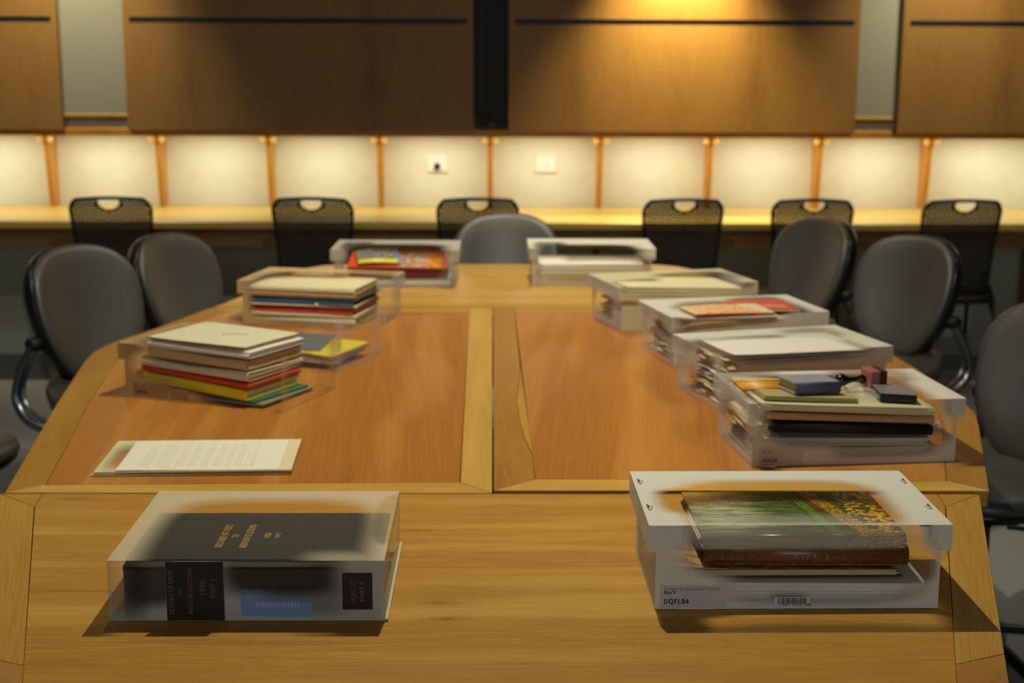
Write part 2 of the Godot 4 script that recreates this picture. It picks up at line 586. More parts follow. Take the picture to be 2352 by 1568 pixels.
# park scene printed sideways on an album: trees at the left, flower beds at the right
func forest_picture() -> Image:
	var w := 640
	var h := 420
	var rng := RandomNumberGenerator.new()
	rng.seed = 12
	var n := noise(0.02, 8, FastNoiseLite.TYPE_SIMPLEX_SMOOTH, 4)
	var n2 := noise(0.15, 9, FastNoiseLite.TYPE_SIMPLEX_SMOOTH, 2)
	var im := Image.create(w, h, false, Image.FORMAT_RGB8)
	for y in h:
		for x in w:
			var u := float(x) / w
			var k := n.get_noise_2d(x * 0.5, y * 1.5) * 0.5 + 0.5 + n2.get_noise_2d(x, y) * 0.3
			var c: Color
			if u < 0.52 + 0.10 * (float(y) / h):
				var mist := Color8(206, 206, 176)
				c = Color8(46, 66, 30).lerp(Color8(110, 138, 62), clampf(k, 0, 1))
				c = c.lerp(mist, clampf(1.5 - 5.2 * absf(u - 0.13 - 0.15 * n.get_noise_1d(y * 1.3)), 0, 1) * clampf(0.4 + k * 0.8, 0, 0.9))
			else:
				c = Color8(38, 62, 24).lerp(Color8(84, 112, 48), clampf(k, 0, 1))
			im.set_pixel(x, y, c)
	for i in 26:
		var y := rng.randf() * h
		var l := w * rng.randf_range(0.3, 0.58)
		var th := rng.randi_range(1, 3)
		for x in int(l):
			var yy := int(y + 5.0 * n.get_noise_2d(x * 0.4, i * 50.0))
			for k in th:
				if yy + k >= 0 and yy + k < h:
					im.set_pixel(x, yy + k, Color8(44, 40, 26).lerp(im.get_pixel(x, yy + k), 0.25))
	# lawn path and beds
	for i in 900:
		var v := rng.randf()
		var u := 0.56 + 0.11 * v + rng.randf_range(-0.025, 0.025)
		disc(im, u * w, v * h, 4, 2.5, Color8(104, 150, 40).lerp(Color8(70, 120, 30), rng.randf()))
	for i in 420:
		var v := rng.randf() * 0.55
		var u := 0.59 + 0.16 * v + rng.randf_range(-0.02, 0.03)
		disc(im, u * w, v * h, 2.6, 2.0, Color8(150, 50, 34).lerp(Color8(110, 40, 26), rng.randf()))
	for i in 760:
		var v := rng.randf()
		var u := 0.64 + 0.17 * v + rng.randf_range(-0.03, 0.055)
		disc(im, u * w, v * h, 3.4, 2.6, Color8(226, 168, 36).lerp(Color8(190, 120, 20), rng.randf()))
	for i in 160:
		var v := rng.randf()
		var u := rng.randf_range(0.78, 0.9)
		disc(im, u * w, v * h, 3.0, 2.2, Color8(140, 60, 30) if rng.randf() < 0.5 else Color8(60, 100, 40))
	for i in 170:
		var u := rng.randf_range(0.79, 1.0)
		var v := rng.randf()
		var big := 6.0 + 16.0 * (u - 0.79) * 3.4
		disc(im, u * w, v * h, big, big * 0.62, Color8(190, 128, 24))
		disc(im, u * w - big * 0.25, v * h - big * 0.15, big * 0.6, big * 0.4, Color8(248, 200, 70))
	return im

func forest_spine() -> Image:
	var src := forest_picture()
	var im := Image.create(640, 128, false, Image.FORMAT_RGB8)
	for y in 128:
		for x in 640:
			var c := src.get_pixel(x, 419 - y * 2)
			im.set_pixel(x, y, c.darkened(0.25) if x < 380 else c)
	return im

func torn_cover() -> Image:
	var im := Image.create(256, 160, false, Image.FORMAT_RGB8)
	var n := noise(0.03, 4)
	var rng := RandomNumberGenerator.new()
	rng.seed = 2
	for y in 160:
		for x in 256:
			im.set_pixel(x, y, Color8(120, 78, 40).lerp(Color8(190, 150, 96), clampf(0.5 + n.get_noise_2d(x, y * 1.4), 0, 1)))
	for i in 30:
		var x := rng.randf() * 256
		var y := rng.randf() * 160
		for k in 40:
			x += rng.randf_range(-1.5, 2.5); y += rng.randf_range(-1.6, 1.6)
			if x >= 0 and x < 256 and y >= 0 and y < 160:
				im.set_pixel(int(x), int(y), Color8(60, 38, 22))
	return im

# a typed sheet lying sideways: every line of type runs along v
func typed_page() -> Image:
	var w := 512
	var h := 360
	var rng := RandomNumberGenerator.new()
	rng.seed = 21
	var im := Image.create(w, h, false, Image.FORMAT_RGB8)
	im.fill(Color8(236, 232, 210))
	var ink := Color8(196, 190, 168)
	var x := 66
	for para in [6, 9, 5, 5, 5, 5, 3, 4, 1, 3]:
		for l in para:
			var y := 326 - (0 if l > 0 else 10)
			var stop := 40 + rng.randi() % 10 + (rng.randi() % 140 if l == para - 1 else 0)
			while y > stop:
				var word := 6 + rng.randi() % 22
				for k in word:
					if y - k > stop and k % 5 != 4:
						for q in 2:
							im.set_pixel(x + q, y - k, ink.lerp(Color8(210, 204, 180), rng.randf()))
				y -= word + 5
			x += 6
			if x > 470:
				return im
		x += 10
	return im

func magazine_picture(kind: int) -> Image:
	var w := 256
	var h := 192
	var rng := RandomNumberGenerator.new()
	rng.seed = 30 + kind
	var n := noise(0.05, 40 + kind, FastNoiseLite.TYPE_SIMPLEX_SMOOTH, 3)
	var im := Image.create(w, h, false, Image.FORMAT_RGB8)
	for y in h:
		for x in w:
			var u := float(x) / w
			var v := float(y) / h
			var k := clampf(0.5 + n.get_noise_2d(x, y) * 1.1, 0, 1)
			var c := Color.WHITE
			match kind:
				1:
					c = Color8(226, 84, 40)
					if u > 0.5 and u < 0.8 and v > 0.1 and v < 0.95: c = Color8(150, 100, 56).lerp(Color8(220, 200, 170), k)
					if u >= 0.8 and u < 0.94 and v > 0.12: c = Color8(226, 160, 46).lerp(Color8(190, 110, 30), roundf(k))
				2:
					c = Color8(60, 60, 56).lerp(Color8(190, 186, 172), k)
					if v > 0.78: c = Color8(236, 226, 30) if absf(u - 0.45) > 0.12 else Color8(240, 236, 150)
					if u > 0.93: c = Color8(80, 150, 200)
				3:
					c = Color8(232, 140, 70).lerp(Color8(240, 220, 170), roundf(k * 1.1))
					if u < 0.12: c = Color8(226, 206, 150)
					if u > 0.72 + 0.15 * v: c = Color8(230, 220, 184)
				4:
					c = Color8(216, 84, 54)
					if v > 0.5 and v < 0.85 and u > 0.3 and u < 0.85: c = c.lerp(Color8(240, 170, 140), roundf(clampf(0.5 + n.get_noise_2d(x * 3.0, y) * 1.2, 0, 1)))
				5:
					c = Color8(216, 196, 60)
					if v > 0.55 and u < 0.5: c = c.lerp(Color8(150, 126, 30), roundf(k * 0.9))
			im.set_pixel(x, y, c)
	return im

func bars() -> Image:
	var im := Image.create(96, 40, false, Image.FORMAT_RGB8)
	im.fill(Color8(206, 204, 198))
	var rng := RandomNumberGenerator.new()
	rng.seed = 77
	var x := 8
	while x < 88:
		var wd := 1 + rng.randi() % 3
		im.fill_rect(Rect2i(x, 3, wd, 24), Color8(58, 54, 50))
		x += wd + 1 + rng.randi() % 2
	return im

# ---------------------------------------------------------------- the room

const WALL_Z := -6.92
const ROOM_X := 4.0
const ROOM_FRONT := 2.4
const CEIL_Y := 2.72

func build_room() -> void:
	var s := Shape.new()
	s.box(Vector3(0, -0.05, (ROOM_FRONT + WALL_Z) / 2), Vector3(ROOM_X * 2, 0.1, ROOM_FRONT - WALL_Z), 0.0)
	structure("floor", s.done(), M.carpet, "grey carpet")
	s = Shape.new()
	s.box(Vector3(0, CEIL_Y + 0.05, (ROOM_FRONT + WALL_Z) / 2), Vector3(ROOM_X * 2 + 0.4, 0.1, ROOM_FRONT - WALL_Z + 0.4), 0.0)
	structure("ceiling", s.done(), M.ceiling)
	s = Shape.new()
	s.box(Vector3(0, CEIL_Y / 2, WALL_Z - 0.1), Vector3(ROOM_X * 2 + 0.4, CEIL_Y, 0.2), 0.0)
	structure("wall_back", s.done(), M.cream_wall, "cream wall behind the lit desk")
	s = Shape.new()
	s.box(Vector3(0, CEIL_Y / 2, ROOM_FRONT + 0.1), Vector3(ROOM_X * 2 + 0.4, CEIL_Y, 0.2), 0.0)
	structure("wall_front", s.done(), M.room_wall)
	for sd in [-1, 1]:
		s = Shape.new()
		s.box(Vector3(sd * (ROOM_X + 0.1), CEIL_Y / 2, (ROOM_FRONT + WALL_Z) / 2), Vector3(0.2, CEIL_Y, ROOM_FRONT - WALL_Z), 0.0)
		structure("wall_left" if sd < 0 else "wall_right", s.done(), M.room_wall)

func build_carrels() -> void:
	# the ledge above the lit strip
	structure("trim_1", boxed(Vector3(0, 1.105, -6.71), Vector3(7.99, 0.03, 0.42), 0.003), M.bracket, "wooden ledge above the lit strip")
	structure("trim_2", boxed(Vector3(0, 1.138, -6.53), Vector3(7.99, 0.036, 0.04), 0.003), M.rail, "pale rail between the wall panels")
	structure("trim_3", boxed(Vector3(0, 1.101, -6.494), Vector3(7.99, 0.032, 0.012), 0.002), M.bracket, "front lip of the ledge")
	# worktop
	var d := thing("wall_desk", "long pale wood worktop running along the whole back wall under the lights", "desk", Vector3(0, 0, 0))
	var s := Shape.new()
	s.prism(PackedVector2Array([Vector2(-3.98, WALL_Z + 0.002), Vector2(3.98, WALL_Z + 0.002), Vector2(3.98, -6.245), Vector2(-3.98, -6.245)]), 0.7, 0.73, 0.004)
	put("worktop", s.done(), M.desk, d)
	block("apron", Vector3(0, 0.655, -6.32), Vector3(7.9, 0.09, 0.02), 0.002, M.veneer, d)
	var sup := boxed(Vector3.ZERO, Vector3(0.028, 0.7, 0.5), 0.002)
	for i in 8:
		var p := put("support_panel", sup, M.veneer, d)
		p.position = Vector3(-3.65 + i * 1.036, 0.35, -6.6)
	# tapered wooden brackets with a pair of brass knobs at the top
	var bs := Shape.new()
	bs.smooth(false)
	var prof := [Vector2(0.0, 0.0), Vector2(0.075, 0.0), Vector2(0.135, 0.36), Vector2(0.0, 0.36)]
	for i in 4:
		var a: Vector2 = prof[i]
		var b: Vector2 = prof[(i + 1) % 4]
		bs.quad(Vector3(-0.012, a.y, a.x), Vector3(-0.012, b.y, b.x), Vector3(0.012, b.y, b.x), Vector3(0.012, a.y, a.x), Vector2(0, 0), Vector2(0.36, 0), Vector2(0.36, 0.02), Vector2(0, 0.02))
	bs.quad(Vector3(0.012, 0, 0), Vector3(0.012, 0, 0.075), Vector3(0.012, 0.36, 0.135), Vector3(0.012, 0.36, 0), Vector2(0, 0), Vector2(0, 0.07), Vector2(0.36, 0.13), Vector2(0.36, 0))
	bs.quad(Vector3(-0.012, 0, 0.075), Vector3(-0.012, 0, 0), Vector3(-0.012, 0.36, 0), Vector3(-0.012, 0.36, 0.135), Vector2(0, 0.07), Vector2(0, 0), Vector2(0.36, 0), Vector2(0.36, 0.13))
	var bm := bs.done()
	var ks := Shape.new()
	ks.lathe([Vector2(0.0, -0.018), Vector2(0.009, -0.0165), Vector2(0.0145, -0.010), Vector2(0.0155, 0.0), Vector2(0.0145, 0.007), Vector2(0.008, 0.012), Vector2(0.006, 0.028), Vector2(0.0, 0.028)], Vector3.ZERO, 18)
	var km := ks.done()
	for i in 9:
		var x := -2.088 + i * 0.519
		var t := thing("desk_divider", "narrow wooden divider with brass knobs on top, " + ["leftmost of the row", "second from the left", "third from the left", "left of the plate with the plug", "between the two wall plates", "just right of the plain wall plate", "third from the right", "second from the right", "rightmost of the row"][i], "divider", Vector3(x, 0.73, WALL_Z), 0, "wooden dividers along the lit wall")
		put("bracket", bm, M.bracket, t)
		for sd in [-1, 1]:
			var k := put("knob", km, M.brass, t)
			k.position = Vector3(sd * 0.0215, 0.325, 0.14)
			k.set_meta("label", "brass knob")
	# lamps hidden under the ledge, one a bay
	for i in 12:
		var x := -2.8665 + i * 0.519
		bay_lamp(x, ["leftmost", "second", "third", "fourth", "fifth", "sixth", "seventh", "eighth", "ninth", "tenth", "eleventh", "rightmost"][i])
	# socket plates
	var pl := thing("socket_plate", "white wall socket plate with a dark plug in its middle", "socket", Vector3(-0.266, 0.933, WALL_Z), 0, "white plates on the lit wall")
	block("plate", Vector3(0, 0, 0.006), Vector3(0.1, 0.08, 0.012), 0.003, M.plate, pl)
	var plug := Shape.new()
	plug.box(Vector3(0, -0.012, 0.02), Vector3(0.026, 0.03, 0.022), 0.004)
	put("plug", plug.done(), M.plastic_black, pl)
	var p2 := thing("socket_plate", "plain white wall plate with nothing plugged in", "socket", Vector3(0.256, 0.933, WALL_Z), 0, "white plates on the lit wall")
	block("plate", Vector3(0, 0, 0.006), Vector3(0.1, 0.08, 0.012), 0.003, M.plate, p2)
	var sw := Shape.new()
	sw.box(Vector3(0, 0, 0.0145), Vector3(0.022, 0.014, 0.005), 0.001)
	put("switch", sw.done(), M.white_metal, p2)
	# wall panels of veneer, each with a groove whose shade is painted dark blue
	var spans := [[-3.72, -1.904, "at the left edge of the picture"], [-1.618, -0.085, "left of the black column"], [0.069, 1.617, "right of the black column under the bright spotlight"], [1.807, 3.72, "at the right edge of the picture"]]
	for sp in spans:
		var x0: float = sp[0]
		var x1: float = sp[1]
		var t := thing("wood_wall_panel", "large brown wood veneer wall panel with a dark line across, " + sp[2], "wall panel", Vector3((x0 + x1) / 2, 1.112, -6.45), 0, "wood wall panels")
		var w := x1 - x0
		var g0 := 0.465
		var g1 := 0.489
		# grain runs upwards: the panel is built in two leaves with the shade-coloured groove between
		for e in [[0.0, g0], [g1, 1.55]]:
			put("veneer_leaf", panel_mesh(w, e[0], e[1], 0.03), M.veneer, t)
		block("groove_shade", Vector3(0, (g0 + g1) / 2, -0.0155), Vector3(w - 0.058, g1 - g0, 0.019), 0.0, M.groove, t)  # dark strip painting the shadow in the groove
		for sd in [-1, 1]:
			var e := put("veneer_end", panel_mesh(0.029, g0, g1, 0.03), M.veneer, t)
			e.position.x = sd * (w / 2 - 0.0145)
	# roller blinds in the gaps
	for e in [[-1.904, -1.618, "wider cream roller blind hanging between the two left wood panels"], [1.617, 1.807, "narrower cream roller blind hanging between the two right wood panels"]]:
		var w: float = e[1] - e[0] + 0.16
		var t := thing("roller_blind", e[2], "blind", Vector3((e[0] + e[1]) / 2, 1.165, -6.492), 0, "cream blinds")
		block("fabric", Vector3(0, 0.755, 0), Vector3(w, 1.49, 0.003), 0.0, M.blind, t)
		block("bottom_bar", Vector3(0, 0.008, 0), Vector3(w, 0.018, 0.012), 0.004, M.strip_pale, t)
	# black column between the middle panels
	var c := thing("black_column", "narrow black column with a dark grey face between the two middle wood panels", "column", Vector3(-0.008, 1.121, -6.5))
	block("casing", Vector3(0, 0.77, -0.005), Vector3(0.152, 1.54, 0.05), 0.003, M.black, c)
	block("face_strip", Vector3(0.02, 0.8, 0.023), Vector3(0.078, 1.46, 0.008), 0.002, M.black_panel, c)
	var cl := Shape.new()
	cl.box(Vector3(0.0, 0.03, 0.034), Vector3(0.05, 0.03, 0.03), 0.006)
	put("clip", cl.done(), M.plastic_black, c)

func boxed(c: Vector3, size: Vector3, ch: float) -> ArrayMesh:
	var s := Shape.new()
	s.box(c, size, ch)
	return s.done()

# upright slab whose grain runs upwards: u goes up, v goes across
func panel_mesh(w: float, y0: float, y1: float, th: float) -> ArrayMesh:
	var s := Shape.new()
	s.smooth(false)
	var h := w / 2
	var c := 0.002
	s.quad(Vector3(-h + c, y1, 0), Vector3(h - c, y1, 0), Vector3(h - c, y0, 0), Vector3(-h + c, y0, 0), Vector2(y1, -h), Vector2(y1, h), Vector2(y0, h), Vector2(y0, -h))
	s.quad(Vector3(h, y1, -th), Vector3(-h, y1, -th), Vector3(-h, y0, -th), Vector3(h, y0, -th))
	s.quad(Vector3(-h, y1, -th), Vector3(-h, y1, -c), Vector3(-h, y0, -c), Vector3(-h, y0, -th), Vector2(y1, 0), Vector2(y1, th), Vector2(y0, th), Vector2(y0, 0))
	s.quad(Vector3(h, y1, -c), Vector3(h, y1, -th), Vector3(h, y0, -th), Vector3(h, y0, -c), Vector2(y1, 0), Vector2(y1, th), Vector2(y0, th), Vector2(y0, 0))
	s.quad(Vector3(-h, y1, -c), Vector3(-h + c, y1, 0), Vector3(-h + c, y0, 0), Vector3(-h, y0, -c))
	s.quad(Vector3(h - c, y1, 0), Vector3(h, y1, -c), Vector3(h, y0, -c), Vector3(h - c, y0, 0))
	s.quad(Vector3(-h, y1, -th), Vector3(h, y1, -th), Vector3(h, y1, -c), Vector3(-h, y1, -c))
	s.quad(Vector3(-h, y0, -c), Vector3(h, y0, -c), Vector3(h, y0, -th), Vector3(-h, y0, -th))
	return s.done()

func bay_lamp(x: float, which: String) -> void:
	var t := thing("under_shelf_lamp", "slim lamp under the ledge above the desk, " + which + " of twelve from left to right", "lamp", Vector3(x, 1.089, -6.71), 0, "lamps hidden under the ledge")
	block("housing", Vector3(0, -0.004, 0), Vector3(0.36, 0.008, 0.05), 0.002, M.white_metal, t)
	block("light_strip", Vector3(0, -0.0085, 0), Vector3(0.34, 0.002, 0.03), 0.001, M.lamp, t)
	var l := AreaLight3D.new()
	l.name = "light"
	l.area_size = Vector2(0.34, 0.03)
	l.light_energy = BAY_ENERGY
	l.light_color = BAY_COLOR
	l.shadow_enabled = true
	l.position = Vector3(0, -0.0105, 0)
	l.rotation_degrees = Vector3(-90, 0, 0)
	t.add_child(l)

func downlight(at: Vector3, aim: Vector3, energy: float, color: Color, angle: float, blend: float, size: float, label: String) -> void:
	var t := thing("spot_lamp", label, "lamp", at, 0)
	var dir := (aim - at).normalized()
	var up := Vector3.BACK if absf(dir.y) > 0.9 else Vector3.UP
	var b := Basis.looking_at(dir, up)
	var turn := b * Basis(Vector3.RIGHT, -PI / 2)
	var s := Shape.new()
	s.lathe([Vector2(0.0, -0.12), Vector2(0.03, -0.12), Vector2(0.042, -0.1), Vector2(0.045, 0.0), Vector2(0.04, 0.0), Vector2(0.036, -0.02), Vector2(0.036, -0.03)], Vector3.ZERO, 24, turn * Basis(Vector3.RIGHT, 0))
	put("housing", s.done(), M.black, t)
	s = Shape.new()
	s.lathe([Vector2(0.036, -0.018), Vector2(0.0, -0.018), Vector2(0.0, -0.03), Vector2(0.036, -0.03)], Vector3.ZERO, 24, turn)
	put("lens", s.done(), M.lamp, t)
	s = Shape.new()
	var back := -dir * 0.11
	s.tube([back, Vector3(back.x, CEIL_Y - at.y, back.z)], 0.008, 8)
	put("stem", s.done(), M.black, t)
	var l := SpotLight3D.new()
	l.name = "light"
	l.light_energy = energy
	l.light_color = color
	l.spot_angle = angle
	l.spot_angle_attenuation = blend
	l.spot_range = 12.0
	l.spot_attenuation = 2.0
	l.light_size = size
	l.shadow_enabled = true
	t.add_child(l)
	l.basis = b
	l.position = dir * 0.004

func build_lamps() -> void:
	downlight(KEY_AT, Vector3(KEY_AT.x, 0, KEY_AT.z), KEY_ENERGY, KEY_COLOR, 72.0, 0.5, 0.02, "ceiling spot lamp over the middle of the big table")
	for w in WASH:
		var p: Vector3 = w[0]
		downlight(p, Vector3(p.x, 1.45, -6.45), w[1], HOT_COLOR if w == WASH[0] else WASH_COLOR, w[2], 1.0, 0.03, "ceiling spot lamp washing the wood wall panels, " + w[3])
	downlight(FAR_FILL_AT, Vector3(FAR_FILL_AT.x, 0, FAR_FILL_AT.z), FAR_FILL_ENERGY, KEY_COLOR, 48.0, 0.7, 0.05, "added ceiling spot lamp brightening the far end of the big table")  # unseen lamp, added to lift the brightness of the far table
	for e in [[-2.5, -3.7, "left of the big table", 1.2], [2.5, -4.3, "right of the big table", 0.5]]:  # unseen fill panels, added to brighten the floor and chairs
		var t := thing("added_ceiling_panel", "added square ceiling fill panel " + e[2], "lamp", Vector3(e[0], CEIL_Y, e[1]), 0)
		block("frame", Vector3(0, -0.015, 0), Vector3(0.66, 0.03, 0.66), 0.003, M.white_metal, t)
		block("diffuser", Vector3(0, -0.032, 0), Vector3(0.6, 0.006, 0.6), 0.001, M.panel_glow, t)
		var l := AreaLight3D.new()
		l.name = "light"
		l.area_size = Vector2(0.6, 0.6)
		l.light_energy = FILL_ENERGY * e[3]
		l.light_color = FILL_COLOR
		l.shadow_enabled = true
		l.position = Vector3(0, -0.04, 0)
		l.rotation_degrees = Vector3(-90, 0, 0)
		t.add_child(l)

	# added fill light behind the viewer, shaped as a frosted window, brightens front faces
	var win := Node3D.new()
	win.name = "added_window_1"
	add_child(win)
	win.position = Vector3(0.2, 1.65, ROOM_FRONT)
	tag(win, "added window-shaped fill light in the wall behind the viewer", "", "", "structure")
	for e in [[Vector3(0, 0.66, -0.02), Vector3(2.72, 0.06, 0.05)], [Vector3(0, -0.66, -0.02), Vector3(2.72, 0.06, 0.05)], [Vector3(-1.33, 0, -0.02), Vector3(0.06, 1.26, 0.05)], [Vector3(1.33, 0, -0.02), Vector3(0.06, 1.26, 0.05)]]:
		block("frame", e[0], e[1], 0.004, M.under, win)
	block("fill_pane", Vector3(0, 0, -0.008), Vector3(2.6, 1.26, 0.012), 0.0, M.panel_glow, win)
	var wl := AreaLight3D.new()
	wl.name = "light"
	wl.area_size = Vector2(2.6, 1.26)
	wl.light_energy = VIEWER_FILL_ENERGY
	wl.light_color = VIEWER_FILL_COLOR
	wl.shadow_enabled = true
	wl.position = Vector3(0, 0, -0.02)
	win.add_child(wl)

# ---------------------------------------------------------------- the table

const TOP := 0.73

func poly(a: Array) -> PackedVector2Array:
	var p := PackedVector2Array()
	for i in range(0, a.size(), 2):
		p.append(Vector2(a[i], a[i + 1]))
	return p

func piece(called: String, pts: PackedVector2Array, mat: Material, parent: Node3D, dir: Vector2, off := Vector2.ZERO, ch := 0.0006) -> void:
	var s := Shape.new()
	s.prism(pts, TOP - 0.028, TOP, ch, dir.normalized(), off)
	put(called, s.done(), mat, parent)

func table_base(t: Node3D, xs: Array, z0: float, z1: float) -> void:
	for x in xs:
		block("leg_panel", Vector3(x, 0.351, (z0 + z1) / 2), Vector3(0.05, 0.70, absf(z1 - z0)), 0.004, M.under, t)
		block("foot_rail", Vector3(x, 0.012, (z0 + z1) / 2), Vector3(0.09, 0.024, absf(z1 - z0) + 0.06), 0.004, M.black, t)

func build_table() -> void:
	var g := "sections of the big boat-shaped table"
	# near section: grain across, mitred border down both sides
	var t := thing("table_section", "nearest section of the big wood table, honey coloured, under the dark bound volume", "table", Vector3.ZERO, 0, g)
	piece("veneer_field", poly([-0.752, -2.318, 0.752, -2.318, 0.744, -2.25, 0.507, -1.43, -0.507, -1.43, -0.744, -2.25]), M.near, t, Vector2(1, 0), Vector2(0.3, 0.1))
	for sd in [-1.0, 1.0]:
		var off := Vector2(0.4 + 0.3 * sd, 0.12 * sd)
		piece("border_strip", poly([sd * 0.7535, -2.318, sd * 0.822, -2.318, sd * 0.7455, -2.25]), M.near, t, Vector2(1, 0), off)
		piece("border_strip", poly([sd * 0.823, -2.317, sd * 0.636, -1.663, sd * 0.5655, -1.631, sd * 0.7455, -2.249]), M.strip_pale, t, Vector2(sd * 0.187, -0.654), off)
		piece("border_strip", poly([sd * 0.6355, -1.661, sd * 0.569, -1.43, sd * 0.508, -1.43, sd * 0.565, -1.63]), M.strip_dark, t, Vector2(sd * 0.6, -0.5), off)
	table_base(t, [-0.4, 0.4], -2.2, -1.6)
	# middle sections, left and right of the long joint
	t = thing("table_section", "left middle section of the big wood table, reddish field framed with pale strips", "table", Vector3.ZERO, 0, g)
	var out_l := [-0.817, -2.324, -0.912, -2.93, -0.958, -3.26, -0.974, -3.38, -0.980, -3.47, -0.972, -3.56, -0.952, -3.635, -0.906, -3.766, -0.812, -4.105]
	piece("veneer_field", poly([-0.056, -2.386, -0.762, -2.368, -0.845, -2.93, -0.886, -3.26, -0.903, -3.40, -0.905, -3.48, -0.895, -3.56, -0.872, -3.64, -0.835, -3.75, -0.752, -4.045, -0.066, -4.045]), M.field, t, Vector2(0.06, 1), Vector2(0.2, 0.3))
	piece("border_strip", poly([-0.001, -2.324, -0.816, -2.324, -0.7625, -2.3665, -0.0555, -2.3845]), M.strip, t, Vector2(1, 0), Vector2(0.1, 0.1))
	piece("border_strip", poly([0.0, -2.3255, -0.0545, -2.386, -0.0655, -4.045, -0.0655, -4.107, 0.0, -4.107]), M.strip, t, Vector2(0, 1), Vector2(0.5, 0.22))
	piece("border_strip", poly([-0.0665, -4.0465, -0.7525, -4.0465, -0.811, -4.107, -0.0665, -4.107]), M.strip_pale, t, Vector2(1, 0), Vector2(0.2, 0.3))
	piece("border_strip", poly(out_l + [-0.7535, -4.0455, -0.836, -3.75, -0.873, -3.64, -0.896, -3.56, -0.906, -3.48, -0.904, -3.40, -0.887, -3.26, -0.846, -2.93, -0.7632, -2.3675]), M.strip_dark, t, Vector2(-0.1, -1), Vector2(0.7, 0.05))
	table_base(t, [-0.5], -3.9, -2.6)
	t = thing("table_section", "right middle section of the big wood table, reddish field beside a pale wavy sapwood strip", "table", Vector3.ZERO, 0, g)
	var out_r := [0.846, -2.337, 0.974, -2.774, 0.996, -2.86, 1.006, -2.955, 1.007, -3.1, 1.0, -3.3, 0.985, -3.5, 0.955, -3.68, 0.812, -4.105]
	piece("veneer_field", poly([0.0755, -2.405, 0.79, -2.392, 0.905, -2.79, 0.93, -2.9, 0.934, -3.1, 0.925, -3.3, 0.905, -3.48, 0.875, -3.66, 0.752, -4.045, 0.064, -4.045]), M.field, t, Vector2(-0.1, 1), Vector2(0.9, 0.55))
	piece("border_strip", poly([0.0035, -2.339, 0.844, -2.337, 0.7905, -2.391, 0.0755, -2.404]), M.strip, t, Vector2(1, 0), Vector2(0.6, 0.2))
	piece("border_strip", poly([0.003, -2.34, 0.0745, -2.405, 0.074, -2.55, 0.062, -2.68, 0.054, -2.82, 0.053, -2.98, 0.058, -3.15, 0.0655, -3.32, 0.063, -4.045, 0.063, -4.107, 0.003, -4.107]), M.strip_dark, t, Vector2(0.03, 1), Vector2(0.2, 0.05))
	piece("sapwood_sliver", poly([0.075, -2.552, 0.0745, -2.6, 0.0663, -3.318, 0.0588, -3.15, 0.0538, -2.98, 0.0548, -2.82, 0.0628, -2.68]), M.strip_pale, t, Vector2(0, 1), Vector2(0.4, 0.4), 0.0003)
	piece("border_strip", poly([0.064, -4.0465, 0.7525, -4.0465, 0.811, -4.107, 0.064, -4.107]), M.strip_pale, t, Vector2(1, 0), Vector2(0.8, 0.1))
	piece("border_strip", poly(out_r + [0.7535, -4.0455, 0.876, -3.66, 0.906, -3.48, 0.926, -3.3, 0.935, -3.1, 0.931, -2.9, 0.906, -2.79, 0.791, -2.3915]), M.strip_dark, t, Vector2(0.2, -1), Vector2(0.1, 0.33))
	table_base(t, [0.5], -3.9, -2.6)
	# far section with rounded corners
	t = thing("table_section", "far rounded section of the big wood table, before the lone end chair", "table", Vector3.ZERO, 0, g)
	piece("border_strip", poly([-0.806, -4.118, 0.806, -4.118, 0.79, -4.176, -0.79, -4.176]), M.strip_pale, t, Vector2(1, 0), Vector2(0.15, 0.25))
	piece("veneer_field", poly([-0.7895, -4.177, 0.7895, -4.177, 0.765, -4.36, 0.742, -4.55, 0.715, -4.75, 0.69, -4.87, 0.65, -4.94, 0.585, -4.985, 0.5, -4.998, -0.46, -4.985, -0.54, -4.972, -0.6, -4.935, -0.645, -4.87, -0.69, -4.68, -0.735, -4.45, -0.768, -4.28]), M.strip, t, Vector2(1, 0), Vector2(0.35, 0.1), 0.003)
	table_base(t, [-0.4, 0.4], -4.85, -4.3)

# ---------------------------------------------------------------- chairs

# closed cushion or shell: rings of (scale, height) over an outline, bent by bend(point)
func cushion(prof: Array, w: float, h: float, taper: float, power: float, bend: Callable, to: Transform3D, sides := 40) -> ArrayMesh:
	var s := Shape.new()
	s.smooth(true)
	var rings := []
	for pr in prof:
		var ring := []
		for k in sides:
			var an := TAU * k / sides
			var cx := cos(an)
			var cy := sin(an)
			var p: Vector2 = Vector2(signf(cx) * pow(absf(cx), 2.0 / power) * w * 0.5, signf(cy) * pow(absf(cy), 2.0 / power) * h * 0.5) * pr.x
			p.x *= 1.0 - taper * (0.5 - p.y / h)
			ring.append(to * Vector3(p.x, p.y, pr.y + bend.call(p)))
		rings.append(ring)
	for i in prof.size() - 1:
		for k in sides:
			var l := (k + 1) % sides
			s.quad(rings[i][k], rings[i][l], rings[i + 1][l], rings[i + 1][k])
	return s.done()

